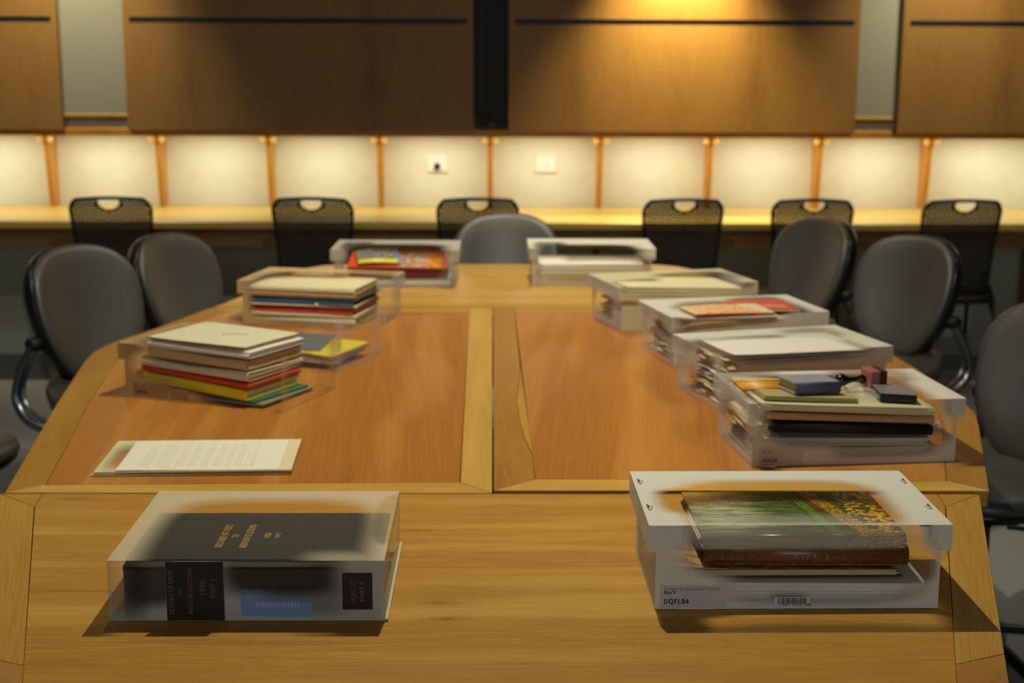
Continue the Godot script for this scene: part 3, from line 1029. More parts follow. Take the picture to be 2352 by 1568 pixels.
func make_conference_chair() -> Node3D:
	var t := thing("conference_chair", "x", "chair", Vector3.ZERO, 0, "grey leather chairs round the big table")
	var tilt := Transform3D(Basis(Vector3.RIGHT, -0.30), Vector3(0, 0.672, -0.20))
	var bend := func(p: Vector2) -> float: return 1.5 * p.x * p.x + 0.5 * (p.y - 0.02) * (p.y - 0.02)
	put("backrest", cushion([Vector2(0.0, 0.016), Vector2(0.35, 0.0155), Vector2(0.7, 0.013), Vector2(0.88, 0.009), Vector2(0.955, 0.003), Vector2(0.99, -0.006), Vector2(1.0, -0.015), Vector2(0.98, -0.022), Vector2(0.5, -0.022), Vector2(0.0, -0.022)], 0.435, 0.415, 0.24, 2.35, bend, tilt), M.leather, t)
	var sh := put("shell", cushion([Vector2(0.9, -0.018), Vector2(0.985, -0.0175), Vector2(1.012, -0.022), Vector2(1.018, -0.034), Vector2(1.012, -0.05), Vector2(0.985, -0.062), Vector2(0.8, -0.072), Vector2(0.0, -0.076)], 0.435, 0.415, 0.24, 2.35, bend, tilt), M.shell, t)
	sh.set_meta("label", "glossy black outer shell of the backrest")
	var flat := Transform3D(Basis(Vector3.RIGHT, -PI / 2), Vector3(0, 0.462, 0.01))
	var dish := func(p: Vector2) -> float: return -0.012 * exp(-(p.x * p.x + p.y * p.y) * 40.0) + 3.4 * pow(maxf(p.y - 0.09, 0.0), 2.0)
	put("seat", cushion([Vector2(0.0, 0.03), Vector2(0.6, 0.029), Vector2(0.86, 0.024), Vector2(0.96, 0.012), Vector2(0.985, -0.004), Vector2(0.97, -0.016), Vector2(0.9, -0.022), Vector2(0.0, -0.022)], 0.46, 0.45, 0.0, 3.2, dish, flat), M.leather, t)
	put("seat_pan", cushion([Vector2(0.94, -0.018), Vector2(0.96, -0.026), Vector2(0.9, -0.04), Vector2(0.4, -0.05), Vector2(0.0, -0.05)], 0.46, 0.45, 0.0, 3.2, dish, flat), M.shell, t)
	for sd in [-1.0, 1.0]:
		var s := Shape.new()
		s.tube(smooth_path([Vector3(sd * 0.205, 0.61, -0.185), Vector3(sd * 0.222, 0.53, -0.225), Vector3(sd * 0.232, 0.45, -0.235), Vector3(sd * 0.226, 0.392, -0.18), Vector3(sd * 0.18, 0.375, -0.09), Vector3(sd * 0.08, 0.372, 0.0)], 5), 0.0148, 12)
		put("arm_tube", s.done(), M.gunmetal, t)
		s = Shape.new()
		s.tube(smooth_path([Vector3(sd * 0.178, 0.605, -0.2), Vector3(sd * 0.192, 0.53, -0.235), Vector3(sd * 0.204, 0.455, -0.240), Vector3(sd * 0.196, 0.40, -0.18), Vector3(sd * 0.15, 0.38, -0.08)], 4), 0.007, 8)
		put("brace_rod", s.done(), M.gunmetal, t)
		s = Shape.new()
		s.lathe([Vector2(0, -0.03), Vector2(0.018, -0.03), Vector2(0.022, -0.022), Vector2(0.022, 0.012), Vector2(0.016, 0.02), Vector2(0, 0.02)], Vector3(sd * 0.198, 0.615, -0.188), 16, Basis(Vector3.BACK, -sd * PI / 2))
		put("pivot", s.done(), M.plastic_black, t)
	var c := Shape.new()
	c.lathe([Vector2(0, 0.40), Vector2(0.05, 0.40), Vector2(0.05, 0.37), Vector2(0.024, 0.34), Vector2(0.024, 0.2), Vector2(0.032, 0.19), Vector2(0.032, 0.09), Vector2(0.05, 0.08), Vector2(0.05, 0.06), Vector2(0, 0.06)], Vector3.ZERO, 20)
	put("column", c.done(), M.shell, t)
	for k in 5:
		var an := TAU * k / 5.0 + 0.3
		var d := Vector3(cos(an), 0, sin(an))
		var s := Shape.new()
		s.tube([d * 0.03 + Vector3(0, 0.085, 0), d * 0.16 + Vector3(0, 0.08, 0), d * 0.29 + Vector3(0, 0.062, 0)], 0.017, 10, true, 0.7)
		put("base_leg", s.done(), M.shell, t)
		s = Shape.new()
		var side := Vector3(-d.z, 0, d.x)
		s.lathe([Vector2(0, -0.014), Vector2(0.02, -0.014), Vector2(0.026, -0.008), Vector2(0.026, 0.008), Vector2(0.02, 0.014), Vector2(0, 0.014)], d * 0.285 + Vector3(0, 0.0265, 0), 16, Basis(side.cross(Vector3.UP), side, Vector3.UP))
		s.box(d * 0.285 + Vector3(0, 0.052, 0), Vector3(0.02, 0.012, 0.02), 0.003)
		put("caster", s.done(), M.plastic_black, t)
	return t

func smooth_path(pts: Array, steps: int) -> Array:
	var out := []
	for i in pts.size() - 1:
		var a: Vector3 = pts[maxi(i - 1, 0)]
		var b: Vector3 = pts[i]
		var c: Vector3 = pts[i + 1]
		var d: Vector3 = pts[mini(i + 2, pts.size() - 1)]
		for k in steps:
			out.append(b.cubic_interpolate(c, a, d, float(k) / steps))
	out.append(pts[-1])
	return out

func make_mesh_chair() -> Node3D:
	var t := thing("mesh_chair", "x", "chair", Vector3.ZERO, 0, "black mesh-backed chairs along the lit desk")
	# perforated back: a honeycomb with real holes, bent round the sitter
	var w := 0.335
	var h := 0.40
	var place := func(x: float, y: float) -> Vector3:
		return Vector3(x, 0.46 + y, -0.17 - 0.06 * (y / 0.4) * (y / 0.4) + 0.9 * x * x)
	var half := func(y: float) -> float:
		var v := y / h
		var e := w * 0.5 * (0.84 + 0.16 * v)
		if v > 0.86:
			e -= 0.03 * pow((v - 0.86) / 0.14, 2.4)
		return e
	var s := Shape.new()
	s.smooth(false)
	var pitch := 0.0118
	var ry := pitch * 0.866
	for r in int(h / ry):
		var y := ry * (r + 0.5)
		var e: float = half.call(y)
		var n := int(w / pitch) + 2
		for i in n:
			var x := (i - n / 2) * pitch + (pitch * 0.5 if r % 2 else 0.0)
			if absf(x) > e - 0.004 or y > h - 0.006:
				continue
			var slot := pow(x / 0.047, 2) + pow((y - (h - 0.008)) / 0.034, 2)
			if slot < 1.0 and y < h - 0.004:
				continue
			var hole := 0.43 if slot > 1.35 and y > 0.02 else 0.0
			for k in 6:
				var a0 := TAU * (k + 0.5) / 6.0
				var a1 := TAU * (k + 1.5) / 6.0
				var ro := pitch / 1.732
				var c0 := Vector2(cos(a0), sin(a0)) * ro
				var c1 := Vector2(cos(a1), sin(a1)) * ro
				var p0: Vector3 = place.call(x + c0.x, y + c0.y)
				var p1: Vector3 = place.call(x + c1.x, y + c1.y)
				var q0: Vector3 = place.call(x + c0.x * hole, y + c0.y * hole)
				var q1: Vector3 = place.call(x + c1.x * hole, y + c1.y * hole)
				var back := Vector3(0, 0, -0.004)
				s.quad(p0 + back, p1 + back, q1 + back, q0 + back)
				s.quad(p1, p0, q0, q1)
				if hole > 0.0:
					s.quad(q1 + back, q0 + back, q0, q1)
	put("perforated_back", s.done(), M.plastic_black, t)
	# rim round the back and round the hand slot
	var rim := []
	for k in 21:
		var y := 0.0 + h * 0.86 * k / 20.0
		rim.append(place.call(half.call(y), y))
	for k in range(1, 9):
		var v := 0.86 + 0.14 * k / 8.0
		rim.append(place.call(half.call(h * v), h * v))
	var e1: float = half.call(h)
	for k in range(1, 12):
		rim.append(place.call(e1 - 2.0 * e1 * k / 12.0, h + 0.008 * sin(PI * k / 12.0)))
	for k in range(8, -1, -1):
		var v := 0.86 + 0.14 * k / 8.0
		rim.append(place.call(-half.call(h * v), h * v))
	for k in range(19, -1, -1):
		var y := 0.0 + h * 0.86 * k / 20.0
		rim.append(place.call(-half.call(y), y))
	s = Shape.new()
	s.tube(rim, 0.0075, 8)
	put("back_rim", s.done(), M.plastic_black, t)
	var slot_rim := []
	for k in 17:
		var an := PI + PI * k / 16.0
		slot_rim.append(place.call(0.048 * cos(an), h - 0.008 + 0.035 * sin(an)))
	s = Shape.new()
	s.tube(slot_rim, 0.0045, 8)
	put("handle_rim", s.done(), M.plastic_black, t)
	var flat := Transform3D(Basis(Vector3.RIGHT, -PI / 2), Vector3(0, 0.44, 0.03))
	put("seat", cushion([Vector2(0.0, 0.014), Vector2(0.7, 0.014), Vector2(0.95, 0.008), Vector2(1.0, -0.004), Vector2(0.97, -0.014), Vector2(0.0, -0.014)], 0.43, 0.42, 0.0, 3.4, func(p: Vector2) -> float: return -0.4 * p.y * p.y * float(p.y < 0), flat), M.plastic_black, t)
	for sx in [-1.0, 1.0]:
		s = Shape.new()
		s.tube(smooth_path([place.call(sx * 0.12, 0.10) + Vector3(0, 0, -0.012), Vector3(sx * 0.15, 0.46, -0.19), Vector3(sx * 0.19, 0.415, -0.1), Vector3(sx * 0.2, 0.41, 0.12), Vector3(sx * 0.2, 0.36, 0.19), Vector3(sx * 0.215, 0.05, 0.23)], 4), 0.0105, 10)
		put("side_frame", s.done(), M.black_gloss, t)
		s = Shape.new()
		s.tube([Vector3(sx * 0.195, 0.412, -0.08), Vector3(sx * 0.205, 0.3, -0.17), Vector3(sx * 0.215, 0.05, -0.24)], 0.0105, 10)
		put("rear_leg", s.done(), M.black_gloss, t)
		for sz in [-0.24, 0.23]:
			s = Shape.new()
			s.lathe([Vector2(0, -0.012), Vector2(0.018, -0.012), Vector2(0.024, -0.006), Vector2(0.024, 0.006), Vector2(0.018, 0.012), Vector2(0, 0.012)], Vector3(sx * 0.215, 0.0245, sz), 14, Basis(Vector3.UP, -Vector3.RIGHT, Vector3.BACK))
			put("caster", s.done(), M.plastic_black, t)
	return t

func build_chairs() -> void:
	var c := make_conference_chair()
	var places := [
		[Vector3(0.05, 0, -5.08), 0.0, "grey leather chair at the far end of the table, facing the viewer"],
		[Vector3(-1.05, 0, -4.12), 56.0, "grey leather chair with tube arms left of the table, nearer of the two upright ones"],
		[Vector3(-0.90, 0, -4.74), 62.0, "grey leather chair left of the table, partly behind the other grey chair"],
		[Vector3(1.21, 0, -4.56), -55.0, "grey leather chair right of the table, between the two other right-hand ones"],
		[Vector3(1.0, 0, -5.10), -61.0, "grey leather chair right of the table, the farthest on that side"],
		[Vector3(1.18, 0, -3.30), -62.0, "grey leather chair cut off by the right picture edge"],
		[Vector3(-1.46, 0, -3.50), 72.0, "grey leather chair of which only the seat edge shows at lower left"],
	]
	for i in places.size():
		var p = places[i]
		var o: Node3D = c if i == 0 else copy_of(c, p[0], p[1], p[2])
		o.position = p[0]
		o.rotation_degrees.y = p[1]
		o.scale.y = [1.0, 1.022, 0.978, 1.0, 1.0, 1.0, 1.0][i]
		o.set_meta("label", p[2])
	var m := make_mesh_chair()
	var row := [
		[-1.576, "black mesh-backed chair at the lit desk, leftmost of the row"],
		[-0.731, "black mesh-backed chair at the lit desk, second from the left"],
		[-0.065, "black mesh-backed chair half hidden behind the grey chair at the table end"],
		[0.774, "black mesh-backed chair at the lit desk, third from the right"],
		[1.33, "black mesh-backed chair at the lit desk, second from the right, divider behind its slot"],
		[1.935, "black mesh-backed chair at the lit desk, rightmost of the row"],
	]
	for i in row.size():
		var at := Vector3(row[i][0], 0, -6.11)
		var o: Node3D = m if i == 0 else copy_of(m, at, 180, row[i][1])
		o.position = at
		o.rotation_degrees.y = 180 + [2.0, -3.0, 1.0, 4.0, -2.0, 3.0][i]
		o.set_meta("label", row[i][1])

# ---------------------------------------------------------------- boxes and what lies in them

# where each box stands: x, z of its middle and its turn in degrees
const SPOT := {
	"volume": [-0.318, -1.917, 0.0], "album": [0.406, -1.925, 0.5], "stamp": [0.642, -2.612, 6.0], "frayed": [0.625, -3.045, 16.0], "booklets": [0.588, -3.474, 12.7],
	"cream": [0.495, -3.916, 15.5], "white": [0.316, -4.634, 0.1], "comics": [-0.305, -4.585, -0.6], "blue": [-0.469, -3.934, -11.7], "yellow": [-0.564, -3.045, -21.5], "faint": [-0.495, -3.42, -21.0],
}

func where(key: String, x: float, y: float, z: float) -> Vector3:
	var s: Array = SPOT[key]
	return Vector3(s[0], TOP, s[1]) + Basis(Vector3.UP, deg_to_rad(s[2])) * Vector3(x, y, z)

func turn_of(key: String) -> float:
	return SPOT[key][2]

# how solid the card is at (u, v) of a face. [base, [u0, v0, u1, v1, softness, strength], ...]; a negative strength is a patch that stays solid
func solid(spec: Array, u: float, v: float) -> float:
	var a: float = spec[0]
	for i in range(1, spec.size()):
		var b: Array = spec[i]
		var d := pow(pow(absf((u - (b[0] + b[2]) / 2) / ((b[2] - b[0]) / 2)), 4.0) + pow(absf((v - (b[1] + b[3]) / 2) / ((b[3] - b[1]) / 2)), 4.0), 0.25)
		var k := 1.0 - smoothstep(1.0 - b[4], 1.0 + b[4], d)
		if b[5] > 0.0:
			a *= 1.0 - b[5] * k
		else:
			a = maxf(a, -b[5] * k)
	return a

# a face of thin card between two skins; what is clear is left out, so the card is truly open there
func card_face(s: Shape, o: Vector3, eu: Vector3, ev: Vector3, out: Vector3, th: float, spec: Array, map: Callable, nu: int, nv: int) -> void:
	for skin in [0.0, th]:
		var al := []
		for j in nv + 1:
			var row := []
			for i in nu + 1:
				var uv: Vector2 = map.call(float(i) / nu, float(j) / nv)
				row.append(clampf(solid(spec, uv.x, uv.y), 0.0, 1.0))
			al.append(row)
		s.smooth(false)
		for j in nv:
			for i in nu:
				var a := [al[j][i], al[j][i + 1], al[j + 1][i + 1], al[j + 1][i]]
				if maxf(maxf(a[0], a[1]), maxf(a[2], a[3])) < 0.012 or (skin > 0.0 and minf(minf(a[0], a[1]), minf(a[2], a[3])) < 0.96):
					continue
				var p := []
				for e in [[i, j], [i + 1, j], [i + 1, j + 1], [i, j + 1]]:
					p.append(o + eu * (float(e[0]) / nu) + ev * (float(e[1]) / nv) - out * skin)
				var facing := 1.0 if skin == 0.0 else -1.0
				var q := [0, 1, 2, 3]
				if (p[2] - p[0]).cross(p[1] - p[0]).dot(out) * facing < 0.0:
					q = [0, 3, 2, 1]
				for t in [[0, 1, 2], [0, 2, 3]]:
					for k in t:
						var id: int = q[k]
						s.vert(p[id], Vector2.ZERO, a[id])

# card box with a lid: faces is {"top", "front", "left", "right", "back"} -> spec, measured over the whole outside (v from the table up to the lid)
func archive_box(called: String, label: String, key: String, faces: Dictionary, mat: Material, side_mat: Material, group: String) -> Node3D:
	var t := thing(called, label, "archive box", Vector3(SPOT[key][0], TOP, SPOT[key][1]), turn_of(key), group)
	var hy := 0.12
	for e in ["body", "lid"]:
		var w := 0.38 if e == "body" else 0.402
		var d := 0.235 if e == "body" else 0.25
		var y0 := 0.001 if e == "body" else hy - 0.036
		var y1 := hy - 0.004 if e == "body" else hy
		var th := 0.0025
		var vmap := func(u: float, v: float) -> Vector2: return Vector2(u, (y0 + (y1 - y0) * v) / hy)
		var nv := 14 if e == "body" else 6
		var up := Vector3(0, y1 - y0, 0)
		var sides := {
			"front": [Vector3(-w / 2, y0, d / 2), Vector3(w, 0, 0), Vector3.BACK], "back": [Vector3(-w / 2, y0, -d / 2), Vector3(w, 0, 0), Vector3.FORWARD],
			"left": [Vector3(-w / 2, y0, d / 2), Vector3(0, 0, -d), Vector3.LEFT], "right": [Vector3(w / 2, y0, d / 2), Vector3(0, 0, -d), Vector3.RIGHT],
		}
		for f in sides:
			if not faces.has(f):
				continue
			var s := Shape.new()
			s.has_color = true
			var q: Array = sides[f]
			card_face(s, q[0], q[1], up, q[2], th, faces[f], vmap, 48 if f == "front" or f == "back" else 28, nv)
			var ends: bool = f == "left" or f == "right"
			put(("end_panel" if ends else f + "_panel") if e == "body" else "lid_rim", s.done(), side_mat if ends else mat, t)
		if e == "lid":
			var s := Shape.new()
			s.has_color = true
			card_face(s, Vector3(-w / 2, y1, d / 2), Vector3(w, 0, 0), Vector3(0, 0, -d), Vector3.UP, th, faces["top"], func(u: float, v: float) -> Vector2: return Vector2(u, v), 56, 34)
			put("lid_top", s.done(), mat, t)
	return t

func box_label(t: Node3D, x0: float, y0: float, x1: float, y1: float, z: float, lines: Array, mat: Material = null) -> void:
	var l := block("label", Vector3((x0 + x1) / 2, (y0 + y1) / 2, z), Vector3(x1 - x0, y1 - y0, 0.0006), 0.0, M.label_white if mat == null else mat, t)
	l.set_meta("label", "white printed box label")
	for e in lines:
		lettering(e[0], e[1], M.ink if e[4] else M.ink_pale, l, Transform3D(Basis.IDENTITY, Vector3(x0 + e[2], y0 + e[3], z + 0.0004)), "Droid Sans", e[4], e[5])

# leaves of paper in layers, each a little off the last; fray pushes left ends out and curls them
func ream(w: float, d: float, y0: float, y1: float, lay: float, jit: float, sd: int, wave := 0.0, fray := 0.0, curl := 0.0) -> ArrayMesh:
	var rng := RandomNumberGenerator.new()
	rng.seed = sd
	var s := Shape.new()
	var y := y0
	while y < y1 - 0.0004:
		var th := minf(lay * rng.randf_range(0.6, 1.4), y1 - y)
		var ox := rng.randf_range(-jit, jit)
		var oz := rng.randf_range(-jit, jit)
		var ww := w * rng.randf_range(0.97, 1.0)
		var dd := d * rng.randf_range(0.96, 1.0)
		var left := fray * pow(rng.randf(), 1.5)
		var up := curl * rng.randf_range(-0.7, 1.0)
		var ph := rng.randf() * TAU
		var skew := rng.randf_range(-1, 1) * jit * 0.6
		var yy := y + th
		var rag := rng.randf_range(0.3, 1.0) * fray * 0.35
		s.sheet(12, 4, func(u: float, v: float) -> Vector3:
			var x := -ww / 2 - left + (ww + left) * u
			var e := pow(maxf(0.0, 1.0 - u * 4.5), 2.0)
			return Vector3(x + ox + skew * (v - 0.5) + rag * sin(v * 9.0 + ph) * e, yy - 0.0002 + wave * sin(u * 5.0 + ph) * sin(v * 3.0 + ph * 0.7) * 0.5 + up * e, -dd / 2 + dd * v + oz + skew * (u - 0.5)),
			func(_u: float, _v: float) -> float: return th * 0.92)
		y += th
	return s.done()

# a folder: a lower and an upper leaf with the papers between
func folder(called: String, label: String, cat: String, key: String, at: Vector3, turn: float, size: Vector3, cover: Material, inner: Material, sd: int, group := "", lay := 0.003, jit := 0.003, wave := 0.0012, lean := Vector2.ZERO, fray := 0.0, curl := 0.0, closed := false) -> Node3D:
	var t := thing(called, label, cat, where(key, at.x, at.y, at.z), turn_of(key) + turn, group)
	t.rotation_degrees.z = lean.x
	t.rotation_degrees.x = lean.y
	var lf := 0.0012
	var rng := RandomNumberGenerator.new()
	rng.seed = sd
	for k in 2:
		if cover == null:
			break
		var s := Shape.new()
		var ph := rng.randf() * TAU
		var y := lf if k == 0 else size.y
		var grow := 1.0 + 0.012 * k
		s.sheet(14, 8, func(u: float, v: float) -> Vector3:
			var r := 0.006
			var x := (u - 0.5) * size.x * grow
			var z := (v - 0.5) * size.z * grow
			var cut := maxf(0.0, absf(u - 0.5) * size.x - size.x / 2 + r) * maxf(0.0, absf(v - 0.5) * size.z - size.z / 2 + r) / r * 0.3
			x -= signf(x) * cut; z -= signf(z) * cut
			return Vector3(x, y + k * wave * (sin(u * 4.0 + ph) * cos(v * 3.0 + ph)), z),
			func(_u: float, _v: float) -> float: return lf)
		put("lower_leaf" if k == 0 else "upper_leaf", s.done(), cover, t)
	if closed:
		var s := Shape.new()
		s.smooth(true)
		var ph := rng.randf() * TAU
		for i in 14:
			for j in 6:
				var c := []
				for e in [[i, j + 1], [i + 1, j + 1], [i + 1, j], [i, j]]:
					var u: float = e[0] / 14.0
					var v: float = e[1] / 6.0
					c.append(Vector3((u - 0.5) * size.x, size.y * v + wave * v * sin(u * 4.0 + ph), size.z / 2 + 0.0035 * sin(PI * v) - 0.0008))
				s.quad(c[0], c[1], c[2], c[3])
				s.quad(c[3] + Vector3(0, 0, -0.001), c[2] + Vector3(0, 0, -0.001), c[1] + Vector3(0, 0, -0.001), c[0] + Vector3(0, 0, -0.001))
		put("spine_fold", s.done(), cover, t)
	if size.y > 0.0035 or cover == null:
		put("sheets", ream(size.x * 0.985, size.z * 0.985, lf if cover != null else 0.0, size.y - (lf * 1.2 + wave if cover != null else 0.0), lay, jit, sd + 100, wave * 0.6, fray, curl), inner, t)
	if fray > 0.013:
		var s := Shape.new()
		for i in 8:
			var z0 := rng.randf_range(-0.46, 0.1) * size.z
			var z1 := rng.randf_range(0.15, 0.49) * size.z
			var y := size.y * (0.15 + 0.1 * i)
			var end := rng.randf_range(-0.011, 0.012)
			var tw := rng.randf_range(-0.006, 0.006)
			var out := rng.randf_range(0.010, 0.024)
			var ph := rng.randf() * TAU
			s.sheet(10, 8, func(u: float, v: float) -> Vector3:
				var e := 1.0 - u
				return Vector3(-size.x / 2 + 0.05 - (0.05 + out * (0.8 + 0.2 * sin(v * 8.0 + ph))) * e, clampf(y + end * e * e + tw * e * (v - 0.5) * 2.0 + 0.003 * e * sin(v * 7.0 + ph), 0.0015, size.y - 0.0008), lerpf(z0, z1, v) + 0.008 * e * sin(ph)),
				func(_u: float, _v: float) -> float: return 0.0007)
		put("curled_leaves", s.done(), M.paper if sd % 2 == 0 else M.paper_cream, t).set_meta("kind", "stuff")
	return t

# a bound book: two boards, a rounded spine at the front edge, and the leaves
func book(called: String, label: String, cat: String, key: String, at: Vector3, turn: float, size: Vector3, board: Material, spine: Material, leaves: Material, lean := Vector2.ZERO, round_ := 0.006, group := "") -> Node3D:
	var t := thing(called, label, cat, where(key, at.x, at.y, at.z), turn_of(key) + turn, group)
	t.rotation_degrees.z = lean.x
	t.rotation_degrees.x = lean.y
	var b := 0.0025
	var hw := size.x / 2
	var hd := size.z / 2
	for k in 2:
		var y := b if k == 0 else size.y
		var s := Shape.new()
		s.sheet(8, 8, func(u: float, v: float) -> Vector3: return Vector3((u - 0.5) * size.x, y - 0.0008 * pow(absf(v * 2.0 - 1.0), 8.0), -hd + (size.z - 0.006) * v), func(_u: float, _v: float) -> float: return b)
		put("cover_board", s.done(), board, t)
	var s2 := Shape.new()
	s2.smooth(true)
	var n := 12
	var prof := []
	for i in n + 1:
		var an := PI * (float(i) / n) - PI / 2
		prof.append(Vector2(hd - round_ + round_ * pow(maxf(cos(an), 0.0), 0.7), size.y / 2 + sin(an) * size.y / 2))
	for i in n:
		var p: Vector2 = prof[i]
		var q: Vector2 = prof[i + 1]
		s2.quad(Vector3(-hw, q.y, q.x), Vector3(hw, q.y, q.x), Vector3(hw, p.y, p.x), Vector3(-hw, p.y, p.x), Vector2(0, 1.0 - float(i + 1) / n), Vector2(1, 1.0 - float(i + 1) / n), Vector2(1, 1.0 - float(i) / n), Vector2(0, 1.0 - float(i) / n))
		s2.quad(Vector3(-hw, p.y, p.x - 0.002), Vector3(hw, p.y, p.x - 0.002), Vector3(hw, q.y, q.x - 0.002), Vector3(-hw, q.y, q.x - 0.002))
		s2.quad(Vector3(-hw, q.y, q.x - 0.002), Vector3(-hw, q.y, q.x), Vector3(-hw, p.y, p.x), Vector3(-hw, p.y, p.x - 0.002))
		s2.quad(Vector3(hw, p.y, p.x - 0.002), Vector3(hw, p.y, p.x), Vector3(hw, q.y, q.x), Vector3(hw, q.y, q.x - 0.002))
	put("spine", s2.done(), spine, t)
	var pg := put("leaves", ream(size.x - 0.012, size.z - 0.014, b, size.y - b, maxf(0.0012, size.y / 14.0), 0.0012, int(size.x * 9000)), leaves, t)
	pg.position.z = -0.001
	return t

func single(called: String, label: String, cat: String, mesh: Mesh, mat: Material, at: Vector3, turn: float, group := "") -> MeshInstance3D:
	var o := put(called, mesh, mat)
	o.position = at
	o.rotation_degrees.y = turn
	tag(o, label, cat, group)
	return o

const BOXES := "see-through archive boxes on the big table"

func build_boxes() -> void:
	bound_volume()
	album_box()
	stamp_box()
	frayed_box()
	booklet_box()
	cream_box()
	white_box()
	comics_box()
	blue_box()
	yellow_box()
	faint_box()
	typed_folder()

func bound_volume() -> void:
	var t := thing("clamshell_case", "see-through grey cloth clamshell case with black spine labels, around the dark bound volume", "book case", Vector3(SPOT.volume[0], TOP, SPOT.volume[1]))
	var w := 0.358
	var h := 0.083
	var th := 0.003
	var id := func(u: float, v: float) -> Vector2: return Vector2(u, v)
	var s := Shape.new()
	s.has_color = true
	card_face(s, Vector3(-w / 2, h, 0.15), Vector3(w, 0, 0), Vector3(0, 0, -0.30), Vector3.UP, th, [0.85, [0.10, -0.3, 0.93, 0.86, 0.16, 1.0], [0.93, 0.2, 1.2, 0.95, 0.1, 0.5], [0.72, -0.2, 1.05, 0.10, 0.5, -0.55]], id, 60, 50)
	put("lid_board", s.done(), M.cloth_top, t)
	s = Shape.new()
	s.has_color = true
	card_face(s, Vector3(-w / 2, 0.001, 0.15), Vector3(w, 0, 0), Vector3(0, h - 0.001, 0), Vector3.BACK, th, [0.88, [-0.02, 0.05, 0.14, 1.2, 0.4, 0.75], [0.06, 0.25, 0.24, 1.1, 0.3, 0.9], [0.41, 0.42, 0.84, 1.3, 0.28, 0.96], [0.55, 0.1, 0.86, 0.62, 0.4, 0.5]], id, 64, 22)
	put("spine_panel", s.done(), M.cloth_grey, t)
	s = Shape.new()
	s.has_color = true
	card_face(s, Vector3(w / 2, 0.001, 0.15), Vector3(0, 0, -0.30), Vector3(0, h - 0.001, 0), Vector3.RIGHT, th, [0.75, [0.3, 0.3, 0.95, 0.9, 0.4, 0.5]], id, 40, 14)
	card_face(s, Vector3(-w / 2, 0.001, 0.15), Vector3(0, 0, -0.30), Vector3(0, h - 0.001, 0), Vector3.LEFT, th, [0.5, [0.05, 0.05, 0.98, 1.2, 0.3, 1.0]], id, 40, 14)
	put("end_panel", s.done(), M.card_cool_lit, t)
	s = Shape.new()
	s.has_color = true
	card_face(s, Vector3(w / 2 + 0.004, 0.004, 0.152), Vector3(-0.009, 0, 0), Vector3(0, 0, -0.30), Vector3.UP, 0.003, [0.9], id, 4, 20)
	put("base_board", s.done(), M.cloth_top, t)
	# black title label, small call-number label and blue label on the spine
	var z := 0.1504
	var up := Basis(Vector3(0, 1, 0), Vector3(-1, 0, 0), Vector3(0, 0, 1))
	var l := block("title_label", Vector3(-0.0665, h / 2, z), Vector3(0.075, h - 0.003, 0.0008), 0.0, M.label_black, t)
	for sd in [-1, 1]:
		block("gilt_rule", Vector3(-0.0665 + sd * 0.0372, h / 2, z + 0.0005), Vector3(0.0006, h - 0.003, 0.0004), 0.0, M.gold_dim, l)
	for e in [["RECORD OF VISIT", 0.0078, -0.0975, 0.040, 0.92], ["TO", 0.0076, -0.0855, 0.041, 0.95], ["MISSION STATIONS", 0.0076, -0.0725, 0.0415, 0.88], ["1936", 0.0088, -0.0565, 0.046, 1.1], ["PART 2", 0.0076, -0.0435, 0.046, 1.05]]:
		lettering(e[0], e[1], M.gold_dim, l, Transform3D(up, Vector3(e[2], e[3], z + 0.0006)), "Droid Serif", false, e[4], HORIZONTAL_ALIGNMENT_CENTER)
	l = block("call_number_label", Vector3(0.1435, 0.0415, z), Vector3(0.039, 0.050, 0.0008), 0.0, M.label_black, t)
	for e in [["UQFL 57", 0.0082, 0.1385, 0.041, 0.92], ["PART 2", 0.0082, 0.1495, 0.041, 0.98]]:
		lettering(e[0], e[1], M.gold_dim, l, Transform3D(up, Vector3(e[2], e[3], z + 0.0006)), "Droid Serif", false, e[4], HORIZONTAL_ALIGNMENT_CENTER)
	s = Shape.new()
	s.has_color = true
	card_face(s, Vector3(-0.008, 0.007, z), Vector3(0.092, 0, 0), Vector3(0, 0.037, 0), Vector3.BACK, 0.0008, [0.9, [0.35, 0.62, 1.3, 1.6, 0.5, 1.0], [-0.3, 0.8, 1.3, 1.4, 0.3, 0.6]], id, 24, 12)
	l = put("blue_label", s.done(), M.label_blue_clear, t)
	lettering("PHOTOGRAPH", 0.0085, M.ink_blue, l, Transform3D(Basis.IDENTITY, Vector3(0.0395, 0.0235, z + 0.0006)), "Droid Serif", false, 0.95, HORIZONTAL_ALIGNMENT_CENTER)
	# the volume
	var b := thing("bound_volume", "thick bound volume with dark green-black cloth covers and gilt title, inside the clamshell case", "book", where("volume", 0.006, 0.0, 0.041))
	s = Shape.new()
	# hinged cover: flat board, then a groove, then the spine joint
	var prof := [Vector2(-0.106, 0.0765), Vector2(-0.1045, 0.0772), Vector2(0.0, 0.0772), Vector2(0.086, 0.0772), Vector2(0.0875, 0.0766), Vector2(0.0885, 0.0745), Vector2(0.091, 0.0735), Vector2(0.096, 0.0742), Vector2(0.1015, 0.0738), Vector2(0.1035, 0.0722)]
	s.smooth(true)
